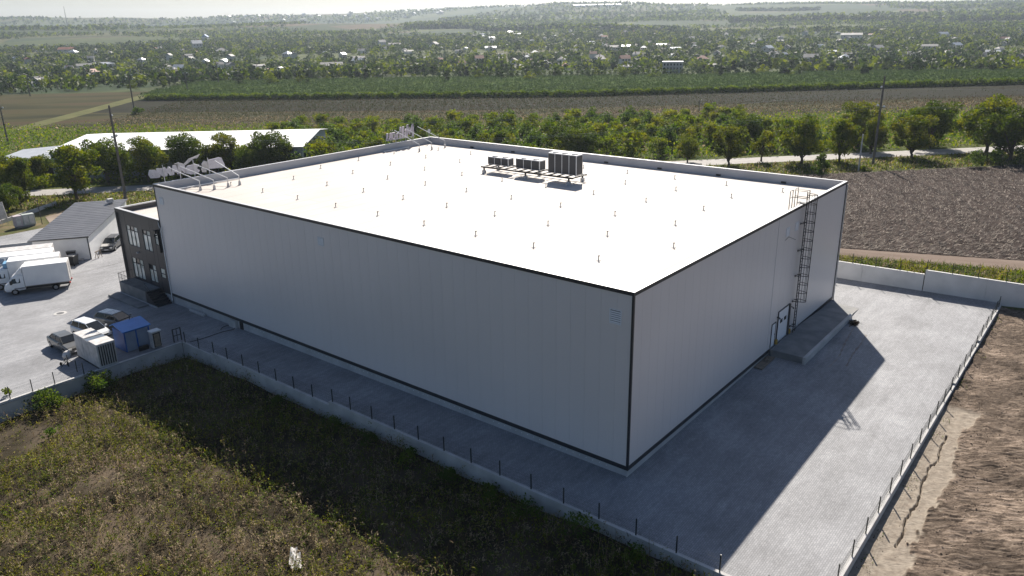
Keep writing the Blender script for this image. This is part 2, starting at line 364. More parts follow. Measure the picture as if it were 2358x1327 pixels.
grid('hillside', hillf, ss_, mm, T, M['parcels'], label='long green hillside with small parcels rising to the hazy ridge')
for sg, t0, t1 in ((-1, -4200, -460), (1, 440, 4200)):
    grid('outer_fields', tn, lin(t0, t1, 24), [-200, -100, 0, 86, 150, 235 if sg > 0 else 386], lambda x, y: T(x, y) - .1, M['f_olive'], label='open fields far outside to the %s' % ('left' if sg < 0 else 'right'))

# behind the retaining wall: grass strip, dirt track, ploughed field
def bandx(x, y0=3.5, x0=53.1, k=-.28): return x0 + (y - y0) * k
def xb(y, a): return a + (y - 3.5) * -.28
def wallx(y): return 47.0 - (y - 3) * .075 if y < 3 else 47.0
ys = lin(-120, 62, 60)
grid('grass_strip', lambda s, y: (lerp(wallx(y) + .15, xb(y, 49.1), s) if y < 45 else lerp(wallx(y) + .15, xb(y, 49.1) + .1 * (y - 3), s), y), lin(0, 1, 6), ys, lambda x, y: T(x, y) + .02, M['verge'], label='strip of weeds between retaining wall and dirt track')
grid('dirt_track', lambda s, y: (lerp(xb(y, 49.1), xb(y, 53.2), s), y), lin(0, 1, 6), lin(-120, 40, 50), lambda x, y: T(x, y) + .03, M['track'], label='brown dirt track running along the ploughed field')
def ploughz(x, y):
    return T(x, y) + .03 + .07 * math.sin((-x * .36 + y * .93 + .5 * math.sin(x * .13)) * 2 * math.pi / 1.4) * (.6 + .4 * math.sin(y * .8 + x * .3)) + .05 * math.sin(x * 3.1 + y * 2.3) * math.sin(y * 1.7)
grid('ploughed_field', lambda s, y: (lerp(xb(y, 53.2), (86.5 - .667 * y) / .745, s), y), lin(0, 1, 190), lin(-75, 28, 150), ploughz, M['plough'], smooth=False, label='brown ploughed field strewn with dry stalks beside the road verge')

# paved yard
grid('paved_yard', lambda x, y: (x, y), [-5.0, 0, 20, 47.9], [-13.5, 0, 20, 45, 76], lambda x, y: Pz(x, y), M['paving'], smooth=False, label='grey block paving around the warehouse')
grid('paved_forecourt', lambda x, y: (x, y), [-46, -20, -5.0], [44.85, 60, 76], lambda x, y: Pz(x, y), M['paving'], smooth=False, label='grey block paving of the truck yard at left')
grid('paved_lane', lambda x, y: (x, y), [-46, -20, -5, 0, 14], [76, 86, 92, 98, 103.5], lambda x, y: Gz(x, y) + .02, M['paving'], smooth=False, label='grey block paving between the trucks and the kerb')

# ---------------------------------------------------------------- weedy field (front) and bare soil (right)
M['weedsoil'] = mat('weedy_field_soil', (.034, .028, .018), (.12, .092, .066), .22, .95, .5, 3, c3=(.085, .068, .048), contrast=(.45, .68))
FX, FY = lin(-95, -5.12, 90), lin(-45, 44.78, 90)
grid('weedy_field', lambda x, y: (x, y), FX, FY, Fz, M['weedsoil'], label='overgrown weedy field in front of the low wall')
def wedge(x):
    return 0.0
_n = [(random.uniform(.4, 2.2), random.uniform(.4, 2.2), random.uniform(0, 6.3)) for _ in range(14)]
def fbm(x, y, f=1.0):
    v = 0
    for i, (a, b, p) in enumerate(_n): v += math.sin((a * x + b * y * (1 if i % 2 else -1)) * f + p) / (1 + .25 * i)
    return v / 5
def sandm(x, y):     # irregular pale wash of sand along the wall
    edge = 2.0 + .8 * fbm(x, y * 1.6, .55) + .5 * fbm(x + 9, y * 2, 1.7) + .28 * fbm(x - 4, y * 3, 4.2)
    return sstep(edge - (-13.9 - y), -.06, .10) * (1 if x < 22.2 else 1 - sstep(x, 22.2, 23.2))
CR = [(18.04, -14.78), (16.6, -14.75), (14.61, -14.92), (12.4, -14.75), (10.16, -14.86), (8.2, -15.05), (6.3, -14.9), (4.9, -15.15), (3.42, -15.04)]
def crackd(x, y):
    d = 9; x, y = x + .12 * fbm(x, y, 3.1), y + .16 * fbm(x + 2, y, 2.3) + .09 * fbm(x, y + 5, 7.7)
    for (a, b), (c_, e) in zip(CR, CR[1:]):
        dx, dy = c_ - a, e - b; t = clamp(((x - a) * dx + (y - b) * dy) / (dx * dx + dy * dy), 0, 1)
        d = min(d, math.hypot(x - a - t * dx, y - b - t * dy))
    return d
def soilz(x, y):
    z = Pz(x, -13.6) - .42 + .02 * (-13.6 - y)
    s = sandm(x, y)
    q = (-13.9 - y)
    warp = .5 * fbm(x, y, .5)
    u_ = x * .80 + y * .60 + .35 * fbm(x * 2, y * 2, 1.2); rill = abs(math.sin(u_ * 2.3 + warp * 2.2 + .5 * math.sin(y * 1.9 - x * .6) + .8 * fbm(x * 1.3, y * 1.3, 1.4)))
    rr = (1 - rill) ** 3
    z += (1 - s) * (.14 * fbm(x, y, .8) + .09 * fbm(x, y * .5, 1.6) + .05 * fbm(x * 1.0, y, 3.7) - .13 * rr * sstep(q, 2.2, 4.0) * (.4 + .6 * abs(fbm(x + 3, y, .9))) + .10 + .03 * math.sin(u_ * 17 + 2 * warp) + .02 * math.sin(u_ * 31 + x))
    if 2.5 < x < 19 and y > -16.5:
        z -= .30 * (1 - sstep(crackd(x, y), .02, .075))
    return z + s * (.03 * fbm(x, y, 2.9) + .02 * fbm(x + 5, y, 6.1))
def soil_mat():
    m = mat('washed_soil', (.10, .075, .055)); n, L = nodes_of(m); b = [x for x in n if x.type == 'BSDF_PRINCIPLED'][0]; b.inputs['Roughness'].default_value = .95; b.inputs['Specular IOR Level'].default_value = .06
    g = n.new('ShaderNodeNewGeometry')
    at = n.new('ShaderNodeAttribute'); at.attribute_name = 'sand'
    mp = n.new('ShaderNodeMapping'); mp.vector_type = 'TEXTURE'; mp.inputs['Rotation'].default_value = (0, 0, R(-56)); mp.inputs['Scale'].default_value = (1.3, .45, 1); L.new(g.outputs['Position'], mp.inputs[0])
    no = n.new('ShaderNodeTexNoise'); no.inputs['Scale'].default_value = 1.5; no.inputs['Detail'].default_value = 10; no.inputs['Roughness'].default_value = .68; no.inputs['Distortion'].default_value = 1.2; L.new(mp.outputs[0], no.inputs[0])
    cr = n.new('ShaderNodeValToRGB'); e = cr.color_ramp.elements; e[0].position = .36; e[0].color = (.048, .037, .030, 1); e[1].position = .68; e[1].color = (.27, .215, .17, 1)
    x = e.new(.5); x.color = (.13, .10, .078, 1); L.new(no.outputs[0], cr.inputs[0])
    n2 = n.new('ShaderNodeTexNoise'); n2.inputs['Scale'].default_value = 3; n2.inputs['Detail'].default_value = 9; L.new(g.outputs['Position'], n2.inputs[0])
    c2 = n.new('ShaderNodeValToRGB'); e = c2.color_ramp.elements; e[0].position = .3; e[0].color = (.22, .185, .15, 1); e[1].position = .7; e[1].color = (.35, .305, .25, 1); L.new(n2.outputs[0], c2.inputs[0])
    n4 = n.new('ShaderNodeTexNoise'); n4.inputs['Scale'].default_value = .32; n4.inputs['Detail'].default_value = 6; n4.inputs['Distortion'].default_value = .8; L.new(g.outputs['Position'], n4.inputs[0])
    m4 = n.new('ShaderNodeMapRange'); m4.inputs[1].default_value = .35; m4.inputs[2].default_value = .65; m4.inputs[3].default_value = .62; m4.inputs[4].default_value = 1.45; L.new(n4.outputs[0], m4.inputs[0])
    h4 = n.new('ShaderNodeHueSaturation'); L.new(cr.outputs[0], h4.inputs['Color']); L.new(m4.outputs[0], h4.inputs['Value']); cr = h4
    mx = n.new('ShaderNodeMix'); mx.data_type = 'RGBA'; L.new(at.outputs['Fac'], mx.inputs[0]); L.new(cr.outputs[0], mx.inputs[6]); L.new(c2.outputs[0], mx.inputs[7]); L.new(mx.outputs[2], b.inputs['Base Color'])
    bp = n.new('ShaderNodeBump'); bp.inputs['Strength'].default_value = .9; bp.inputs['Distance'].default_value = .10; L.new(no.outputs[0], bp.inputs['Height']); L.new(bp.outputs[0], b.inputs['Normal'])
    return m
M['soil'] = soil_mat()
so = grid('bare_soil', lambda x, y: (x, y), lin(-12, 2.4, 80)[:-1] + lin(2.4, 19.2, 300)[:-1] + lin(19.2, 48.2, 170), [-60, -45, -35] + lin(-30, -16.0, 95)[:-1] + lin(-16.0, -14.3, 34)[:-1] + lin(-14.3, -13.62, 8), soilz, M['soil'], label='bare brown washed soil with a pale sandy crust beside the right wall')
at_ = so.data.attributes.new('sand', 'FLOAT', 'POINT')
co = np.empty(len(so.data.vertices) * 3); so.data.vertices.foreach_get('co', co); co = co.reshape(-1, 3)
at_.data.foreach_set('value', [sandm(x, y) for x, y, z in co])

# ---------------------------------------------------------------- boundary walls and fences
def seg_wall(name, a, b, tops, bot, th, label, cap=.0, m='conc'):
    """straight concrete wall from a to b, tops=[(s0,s1,z)...] distances along; its own coping strips as parts"""
    ax, ay = a; bx_, by = b; L_ = math.hypot(bx_ - ax, by - ay); rz = math.atan2(by - ay, bx_ - ax)
    root = empty(name, (ax, ay, 0), rz, label, 'wall')
    for s0, s1, z in tops:
        n = max(1, round((s1 - s0) / 6)); 
        for i in range(n):
            p0 = s0 + (s1 - s0) * i / n; p1 = s0 + (s1 - s0) * (i + 1) / n
            MB().bbox(p0 + .006, p1 - .006, -th / 2, th / 2, bot, z, .012).build('wall_section', M[m], root)
    return root
# front wall (along the long facade), stepping up towards the near corner
seg_wall('low_wall', (-5.0, 44.95), (-5.0, -13.6), [(0, 5.0, -.36), (5.0, 21.6, -.12), (21.6, 58.5, .22)], -2.6, .24, 'long low concrete wall with steps in its top, between weedy field and paving')
seg_wall('low_wall', (-46, 45.05), (-5.14, 45.05), [(0, 40.86, -.36)], -2.9, .24, 'low concrete wall at left under the containers, facing the weedy field')
seg_wall('low_wall', (-4.86, -13.6), (47.6, -13.6), [(0, 31, .28), (31, 41, .42), (41, 52.3, .62)], -.9, .22, 'low concrete kerb wall along the bare soil at the right of the paving')
seg_wall('retaining_wall', (46.9, 5.2), (47.55, -6.6), [(0, 11.8, 2.36)], -.6, .25, 'lower half of the tall pale retaining wall, next to the warehouse corner', m='concw')
seg_wall('retaining_wall', (47.57, -6.65), (49.4, -40), [(0, 33, 2.82)], -.6, .25, 'higher half of the tall pale retaining wall at the right picture edge', m='concw')
seg_wall('retaining_wall', (46.9, 60), (46.9, 5.25), [(0, 54.7, 2.36)], -.6, .25, 'retaining wall stretch running on behind the warehouse', m='concw')

postmesh = MB().box(-.03, .03, -.03, .03, -.25, 1.06).box(-.034, .034, -.034, .034, 1.06, 1.075).mesh('fence_post', M['post'])
def wiremesh(L_, h=.98):
    mb = MB(); x = .06
    while x < L_ - .05:
        mb.tube([(x, 0, .05), (x, 0, h)], .0014, 3, caps=False); x += .05
    for z in (.05, .25, .27, .5, .52, .75, .77, .96): mb.tube([(0, -.004, z), (L_, -.004, z)], .002, 3, caps=False)
    return mb
wmesh = {}
def fence(label, pts, zf, wires=True, skip=()):
    root = empty('mesh_fence', (pts[0][0], pts[0][1], 0), 0, label, 'fence', 'dark green mesh fences on the boundary walls')
    ox, oy = pts[0]
    for i, (x, y) in enumerate(pts):
        z = zf(x, y)
        inst('fence_post', postmesh, root, (x - ox, y - oy, z))
        if wires and i + 1 < len(pts) and i not in skip:
            x2, y2 = pts[i + 1]; L_ = math.hypot(x2 - x, y2 - y); k = round(L_, 1)
            if k not in wmesh: wmesh[k] = wiremesh(k).mesh('mesh_panel', M['post'])
            inst('mesh_panel', wmesh[k], root, (x - ox, y - oy, max(z, zf(x2, y2))), (0, 0, math.atan2(y2 - y, x2 - x)), (L_ / k, 1, 1))
    return root
def fz_front(x, y): return -.36 if y > 40.0 else (-.12 if y > 23.4 else .22)
fence('mesh fence with dark posts on the long front wall', [(-5.0, y) for y in (44.6, 42.2, 39.7, 37.5, 35.1, 32.7, 30.3, 27.9, 25.5, 23.0, 20.9, 18.5, 16.1, 13.7, 11.25, 8.8, 6.35, 3.85, 1.4, -1.1, -3.55, -6.05, -8.55, -11.1, -13.5)], fz_front)
fence('mesh fence on the kerb wall beside the bare soil', [(-2.1 + 2.47 * i, -13.6) for i in range(20)] + [(46.6, -13.6)], lambda x, y: .28 if x < 26.2 else (.42 if x < 36.2 else .62))
fence('mesh fence on top of the tall retaining wall', [(46.95 + (.055 * (5 - y)), y) for y in (2.8, .4, -1.9, -4.25)] + [(47.6 + .055 * (-6.6 - y), y) for y in (-6.7, -9.0, -11.3, -13.65, -16, -18.4, -20.8)], lambda x, y: 2.36 if y > -6.6 else 2.82)
fence('mesh fence on the left wall by the containers', [(x, 45.05) for x in (-26.3, -24.6, -22.95, -21.3, -19.66, -18.0, -16.3, -13.95)], lambda x, y: -.36)
fence('short return of mesh fence beside the white generator box', [(-14.0, 46.3), (-13.95, 48.1), (-13.8, 49.2)], lambda x, y: -.45, wires=False)
g_ = empty('steel_gate', (-5.6, 45.5, -.42), 0, 'small open dark steel gate frame at the corner of the paving', 'gate')
for x in (0, .75): MB().box(x - .04, x + .04, -.04, .04, 0, 1.35).build('gate_post', M['post'], g_)
MB().box(0, .75, -.03, .03, 1.27, 1.33).box(0, .75, -.03, .03, .62, .67).box(.35, .39, -.03, .03, 0, 1.27).build('gate_frame', M['post'], g_)

# ---------------------------------------------------------------- warehouse
W_, D_, H_ = 39.85, 55.9, 12.5
wh = empty('warehouse', (0, 0, 0), 0, 'huge windowless silver grey warehouse with a bright white flat roof', 'building')
pm = MB().bbox(0.003, .997, 0, .12, 0, 1, .002).mesh('wall_panel', M['panel'])
nv = 50; wv = D_ / nv
BZ, TZ = 0.72, 12.34
for i in range(nv):     # long facade x = 0, looking towards -x
    inst('wall_panel', pm, wh, (0, (i + 1) * wv - .0, BZ), (0, 0, R(-90)), (wv, 1, TZ - BZ))
nu = 36; wu = W_ / nu
for i in range(nu):     # short facade y = 0
    inst('wall_panel', pm, wh, (i * wu, .0, BZ), (0, 0, 0), (wu, 1, TZ - BZ))
MB().box(.13, W_, D_ - .12, D_, -.9, TZ - .02).build('back_wall', M['panel_in'], wh)
MB().box(W_ - .12, W_, .13, D_ - .13, -.9, TZ - .02).build('side_wall', M['panel_in'], wh)
b_ = MB()   # dark flashings: base strips, corner, eaves
b_.box(-.045, -.002, -.045, D_ + .01, .50, .78)
b_.box(-.0445, 23.1, -.045, -.002, .50, .78); b_.box(30.2, W_ + .03, -.045, -.002, .50, .78)
b_.build('base_flashing', M['dark_trim'], wh)
MB().box(-.05, .09, -.05, .09, .781, TZ).build('corner_flashing', M['dark_trim'], wh)
MB().box(W_ - .07, W_ + .035, -.05, .10, .781, TZ).build('corner_flashing', M['dark_trim'], wh)
MB().box(-.05, .10, D_ - .05, D_ + .04, .781, TZ).build('corner_flashing', M['dark_trim'], wh)
c_ = MB(); z0, z1 = TZ - .10, TZ + .12
c_.box(-.06, -.003, -.06, D_ + .06, z0, z1); c_.box(-.003, W_ + .06, -.06, -.003, z0, z1); c_.box(W_ + .003, W_ + .06, -.003, D_ + .06, z0, z1); c_.box(-.003, W_ + .003, D_ + .003, D_ + .06, z0, z1)
c_.build('eaves_flashing', M['dark_trim'], wh)
c_ = MB(); c_.box(-.062, .20, -.062, D_ + .062, z1, z1 + .035); c_.box(.20, W_ - .20, -.062, .20, z1, z1 + .035); c_.box(W_ - .20, W_ + .062, -.062, D_ + .062, z1, z1 + .035); c_.box(.20, W_ - .20, D_ - .20, D_ + .062, z1, z1 + .035)
c_.build('coping', M['cap'], wh)
RZ = 11.62
c_ = MB(); c_.box(.121, .19, .13, D_ - .2, RZ - .2, z1); c_.box(W_ - .19, W_ - .121, .13, D_ - .2, RZ - .2, z1); c_.box(.19, W_ - .19, D_ - .19, D_ - .121, RZ - .2, z1); c_.box(.19, W_ - .19, .121, .19, RZ - .2, z1)
c_.build('parapet', M['panel_in'], wh)
MB().box(.15, W_ - .15, .15, D_ - .15, RZ - .35, RZ).build('roof', M['roof'], wh)
c_ = MB()
for y in (6, 13, 20, 27, 34, 41, 48): c_.box(W_ - .30, W_ - .191, y - .25, y + .25, RZ + .02, RZ + .2)
c_.build('drain_outlets', M['black'], wh)
p_ = MB(); p_.box(.06, .119, .06, D_ - .05, -.9, BZ); p_.box(.02, W_, .02, .10, -.9, BZ + .001)
p_.build('plinth', M['conc2'], wh)
# row of fixing plates on the plinth
dm = MB().cyl((0, 0, 0), .035, .02, 'x', 8).mesh('fixing_disc', M['white'])
dd = MB(); yy = 1.6
while yy < 43:
    for q in range(9):
        if yy + q * .52 < 43: dd.cyl((.040, yy + q * .52, .27 + random.uniform(-.02, .02)), .035, .02, 'x', 8)
    yy += 5.4
dd.build('fixing_discs', M['white'], wh)
b_ = MB(); b_.box(-.25, .05, 43.7, 44.9, -.5, .42); b_.build('concrete_pad_box', M['conc'], wh)
MB().box(-.02, .055, 42.8, 43.3, -.4, .45).build('recess_panel', M['black'], wh)
# louvres
M['louv'] = mat('louvre_paint', (.80, .80, .82), rough=.4)
def louvre(loc, rz, wd, hg):
    f = MB(); f.box(0, wd, -.04, -.005, 0, .06); f.box(0, wd, -.04, -.005, hg - .06, hg); f.box(0, .06, -.04, -.005, .06, hg - .06); f.box(wd - .06, wd, -.04, -.005, .06, hg - .06)
    o = f.build('louvre', M['louv'], wh); o.location = loc; o.rotation_euler = (0, 0, rz)
    MB().box(.061, wd - .061, -.009, -.003, .061, hg - .061).build('backing', M['grey'], o)
    n = 6
    for i in range(n):
        z = .08 + (hg - .16) * i / n
        lm_ = M['louv']; s_ = MB().hexa([(.06, -.035, z), (wd - .06, -.035, z), (wd - .06, -.02, z), (.06, -.02, z), (.062, -.018, z + .085), (wd - .062, -.018, z + .085), (wd - .062, -.010, z + .085), (.062, -.010, z + .085)]).build('slat', lm_, o)
    return o
louvre((-.002, 1.62, 10.2), R(-90), .85, .95); louvre((-.002, 29.6, 10.42), R(-90), .75, .73); louvre((-.002, 55.2, 10.5), R(-90), .8, .75)
louvre((24.5, -.002, 10.35), 0, .75, .72); louvre((26.55, -.002, 10.4), 0, .75, .72)
MB().box(22.66, 22.74, -.03, -.003, .8, TZ - .12).build('joint_cover', M['panel'], wh)
# condensate pipe elbow
MB().tube([(24.4, -.03, 10.1), (25.1, -.05, 10.25), (26.9, -.03, 9.6)], .018, 5).build('small_pipe', M['grey'], wh)
# doors on the dock
d = MB(); d.box(23.3, 23.38, -.05, -.004, .86, 2.98).box(24.16, 24.24, -.05, -.004, .86, 2.98).box(23.38, 24.16, -.05, -.004, 2.90, 2.98)
M['doorw'] = mat('door_white', (.93, .93, .95), rough=.25)
dr = MB().box(23.38, 24.16, -.03, -.004, .86, 2.90).build('door', M['doorw'], wh)
d.build('door_frame', M['dark_trim'], dr); MB().box(24.02, 24.08, -.09, -.03, 1.85, 1.92).build('handle', M['black'], dr)
sdoor = MB().box(24.66, 27.0, -.03, -.004, .88, 1.20).build('sectional_door', M['white'], wh)
for i in range(4):
    z = .88 + i * .70; s_ = MB().bbox(24.68, 26.98, -.05, -.031, z + .01, z + .69, .008).build('door_section', M['doorw'], sdoor)
for x in (25.1, 26.0): MB().box(x, x + .55, -.06, -.052, 2.52, 2.86).build('door_window', M['glass'], sdoor)
MB().box(24.55, 24.66, -.08, -.004, .88, 3.76).box(27.0, 27.22, -.16, -.004, .88, 3.76).box(24.66, 27.0, -.08, -.004, 3.68, 3.76).build('door_frame', M['dark_trim'], sdoor)
for x in (24.36, 27.55):
    MB().box(x - .03, x + .03, -.25, -.004, 3.3, 3.36).box(x - .05, x + .05, -.32, -.22, 3.2, 3.3).build('wall_lamp', M['black'], wh)
for x in (24.30, 27.35): MB().bbox(x, x + .26, -.22, -.005, .86, 1.28, .03).build('dock_bumper', M['yellow'], wh)
# caged ladder
LX, LY = 28.1, -.32
lad = MB().box(LX - .27, LX - .21, LY - .035, LY + .035, .85, 13.55).box(LX + .21, LX + .27, LY - .03, LY + .03, .85, 13.55).build('caged_ladder', M['black'], wh)
rg = MB().cyl((LX - .21, LY, 0), .02, .42, 'x', 6).mesh('rung', M['black'])
for i in range(41): inst('rung', rg, lad, (0, 0, 1.05 + .29 * i))
hoop = []
for a in range(0, 13):
    an = math.pi * a / 12; hoop.append((LX - .38 * math.cos(an) * 1.0, LY - .05 - .72 * math.sin(an), 0))
hm = MB().tube([(LX - .24, LY, 0)] + hoop + [(LX + .24, LY, 0)], .028, 5).mesh('cage_hoop', M['black'])
for i in range(13): inst('cage_hoop', hm, lad, (0, 0, 3.85 + i * .79))
for a in (2, 4, 6, 8, 10): x, y, _ = hoop[a]; MB().box(x - .034, x + .034, y - .010, y + .010, 3.85, 13.33).build('cage_strap', M['black'], lad)
for z in (1.4, 3.75, 6.1, 8.4, 10.8): MB().box(LX - .30, LX - .18, LY, -.003, z, z + .05).box(LX + .18, LX + .30, LY, -.003, z, z + .05).box(LX - .36, LX - .30, -.08, -.003, z - .06, z + .1).build('standoff_bracket', M['black'], lad)
hr = MB()   # handrail loops over the parapet
for s_ in (-.30, .30):
    hr.tube([(LX + s_, LY, 12.4), (LX + s_, LY, 13.6), (LX + s_, .9, 13.6), (LX + s_, .9, RZ)], .038, 5)
    hr.tube([(LX + s_, LY, 13.0), (LX + s_, .9, 13.0)], .03, 5)
hr.tube([(LX - .3, .9, 13.6), (LX - .95, .9, 13.6), (LX - .95, .9, RZ)], .036, 5).tube([(LX - .3, .9, 13.0), (LX - .95, .9, 13.0)], .02, 5)
hr.tube([(LX + .3, .9, 13.6), (LX + .95, .9, 13.6), (LX + .95, .9, RZ)], .036, 5)
hr.box(LX - .3, LX + .3, -.25, .5, 12.52, 12.56)
hr.build('handrail', M['black'], lad)
MB().tube([(W_ - .02, -.12, 12.2), (W_ - .02, -.12, .2)], .05, 8).build('downpipe', M['galv'], wh)
MB().tube([(-.12, D_ - .35, 8.0), (-.12, D_ - .15, 7.6), (-.12, D_ - .15, .0)], .055, 8).build('downpipe', M['white'], wh)
MB().tube([(-.05, 56.1, 8.6), (-.14, 56.0, 8.3), (-.14, 55.86, 7.9)], .05, 8).build('pipe_elbow', M['galv'], wh)

# concrete dock
dk = empty('loading_dock', (0, 0, 0), 0, 'low concrete loading dock with a long ramp below the two white doors', 'loading dock')
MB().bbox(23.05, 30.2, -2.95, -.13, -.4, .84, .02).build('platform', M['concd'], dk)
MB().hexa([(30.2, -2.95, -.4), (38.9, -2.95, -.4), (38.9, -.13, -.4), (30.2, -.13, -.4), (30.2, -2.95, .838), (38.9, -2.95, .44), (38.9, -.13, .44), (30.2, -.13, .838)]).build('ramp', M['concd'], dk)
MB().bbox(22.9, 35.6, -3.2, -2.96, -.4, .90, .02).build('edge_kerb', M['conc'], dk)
# pallet
pl = empty('pallet', (21.4, -.40, Pz(21, 0)), R(1), 'wooden pallet with a broken top lying at the foot of the wall by the dock', 'pallet')
for i in range(3): MB().box(-1.45, 1.45, -.33 + i * .29, -.25 + i * .29, 0, .08).build('bearer', M['wood'], pl)
pk = MB().box(-.065, .065, -.36, .36, 0, .022).mesh('board', M['wood'])
for i in range(20):
    if i in (11, 14): continue
    inst('board', pk, pl, (-1.38 + i * .145, 0, .081), (0, 0, random.uniform(-.02, .02)))
for k_, (x, y) in enumerate(((.3, .05), (.55, .0), (.8, .1))):
    o = MB().box(-.22, .22, -.05, .05, 0, .05).build('scrap', M['wood'], pl); o.location = (x, y, .13 + .03 * k_); o.rotation_euler = (0, .1, k_ * .9)
# soil heap at the ramp end
V, F = leafcloud(np.c_[rng.normal(0, .32, 300), rng.normal(0, .2, 300), np.abs(rng.normal(0, .07, 300))], rng.uniform(.04, .11, 300))
M['clod'] = mat('brown_clod', (.09, .065, .048), (.17, .125, .095), 3, .95)
M['heap'] = mat('dark_soil_heap', (.05, .035, .025), (.10, .07, .05), 6, .95)
tag(link(bpy.data.objects.new('soil_heap', npmesh('soil_heap', V, F, M['heap']))), 'small heap of dark soil on the paving at the end of the dock', 'heap').location = (34.4, -3.7, Pz(34, -3) + .05)

# ---------------------------------------------------------------- roof items
vm = MB().cyl((0, 0, 0), .035, .32, 'z', 8).cyl((.04, 0, .32), .075, .07, 'z', 8).mesh('roof_vent', M['grey'])
vflange = MB().cyl((0, 0, 0), .16, .03, 'z', 10).mesh('vent_flange', M['conc2'])
for j, x in enumerate((6.45, 12.4, 18.4, 24.5, 30.5, 35.6)):
    for k in range(-1, 11):
        y = 6.6 + 5.72 * k + (0 if j == 0 else (3.05, .35, 3.4, .9, 3.7)[j - 1]) - (0 if j in (0, 1, 2) else (0, 0, 0, 2.6, 0, 0)[j])
        if not 2.5 < y < 55.4 or (24 < y < 36 and 26 < x < 31): continue
        r = inst('roof_vent', vm, None, (x, y, RZ + .001), label='small grey vent pipe standing on the white flat roof', cat='roof vent', group='vent pipes in staggered rows on the warehouse roof')
        inst('flange', vflange, r)
# air conditioning frame and units
fr = empty('condenser_rack', (0, 0, RZ), 0, 'long black steel ladder frame on the roof carrying three condenser units', 'equipment rack')
b_ = MB()
for x in (26.85, 29.35): b_.box(x - .08, x + .08, 22.9, 35.2, .62, .78)
b_.build('side_rail', M['black'], fr)
cm = MB().box(26.93, 29.27, -.05, .05, .64, .75).mesh('cross_bar', M['black'])
for i in range(13): inst('cross_bar', cm, fr, (0, 23.0 + i * 1.005, 0))
for y in (23.4, 29, 34.8):
    for x in (26.85, 29.35):
        l_ = MB().box(x - .07, x + .07, y - .07, y + .07, .0, .62).build('leg', M['black'], fr); MB().bbox(x - .18, x + .18, y - .18, y + .18, .0, .34, .03).build('membrane_boot', M['conc2'], l_)
def condenser(y0, y1, h, x0, x1, n, label):
    r = empty('condenser_unit', ((x0 + x1) / 2, (y0 + y1) / 2, RZ + .785), 0, label, 'air conditioner', 'condenser units on the roof frame')
    wx, wy = (x1 - x0) / 2, (y1 - y0) / 2
    MB().bbox(-wx, wx, -wy, wy, .08, h, .02).build('casing', M['white'], r)
    pw = 2 * wy / n
    for i in range(n): MB().box(-wx - .025, -wx - .003, -wy + i * pw + .05, -wy + (i + 1) * pw - .05, .14, h - .08).build('coil_panel', M['fin'], r)
    MB().box(-wx + .1, wx - .1, -wy - .025, -wy - .003, .14, h - .12).build('end_grille', M['fin'], r)
    for i in range(max(2, n - 1)):
        yy = -wy + (i + .5) * 2 * wy / max(2, n - 1)
        f_ = MB(); f_.cyl((0, yy, h), min(wx, .42) * .9, .1, 'z', 20); f_.build('fan_hood', M['whited'], r)
    MB().box(-wx + .05, wx - .05, -wy + .1, -wy + .2, 0, .08).box(-wx + .05, wx - .05, wy - .2, wy - .1, 0, .08).build('foot_rail', M['black'], r)
condenser(32.1, 35.0, .95, 27.75, 28.75, 3, 'lowest condenser unit, at the far left end of the roof frame')
condenser(27.7, 30.9, 1.15, 27.6, 28.7, 3, 'middle condenser unit on the roof frame, with three dark coil panels')
condenser(22.95, 26.5, 2.15, 27.5, 28.7, 4, 'tall white condenser unit with four dark coil panels, nearest the right')

# sign with letters seen from behind (front reads from the road side)
def glyph(mb, strokes, x0, y0, sx, sz, th=.16, w_=.16):
    for (a, b), (c__, d_) in strokes:
        p = Vector((x0 + a * sx, 0, y0 + b * sz)); q = Vector((x0 + c__ * sx, 0, y0 + d_ * sz)); dr_ = (q - p).normalized(); n_ = Vector((-dr_.z, 0, dr_.x)) * w_ / 2
        e_ = dr_ * w_ * .3; p -= e_; q += e_
        P = [p - n_, q - n_, q + n_, p + n_]
        mb.hexa([(v.x, -th / 2, v.z) for v in P][::1] + [(v.x, th / 2, v.z) for v in P])
GL = {'M': (1.15, 1.5, [((0, 0), (.08, 1)), ((.08, 1), (.5, .25)), ((.5, .25), (.95, 1)), ((.95, 1), (1, 0))]),
      'i': (.35, 1, [((.3, 0), (.3, .62)), ((.3, .85), (.3, .95))]), 'l': (.35, 1.35, [((.3, 0), (.3, 1))]),
      'h': (.75, 1.35, [((.1, 0), (.1, 1)), ((.1, .5), (.5, .58)), ((.5, .58), (.85, .42)), ((.85, .42), (.85, 0))]),
      'a': (.75, .8, [((.85, 0), (.85, .95)), ((.85, .95), (.3, .95)), ((.1, .7), (.1, .25)), ((.2, .0), (.85, .05)), ((.3, .95), (.1, .7)), ((.1, .25), (.2, 0))]),
      'n': (.75, .8, [((.1, 0), (.1, 1)), ((.1, .8), (.5, 1)), ((.5, 1), (.88, .8)), ((.88, .8), (.88, 0))]),
      'u': (.75, .8, [((.1, 1), (.1, .2)), ((.1, .2), (.5, 0)), ((.5, 0), (.88, .2)), ((.88, .0), (.88, 1))])}
M['letter'] = mat('letter_shell', (.56, .50, .55), (.62, .57, .61), 2, .55)
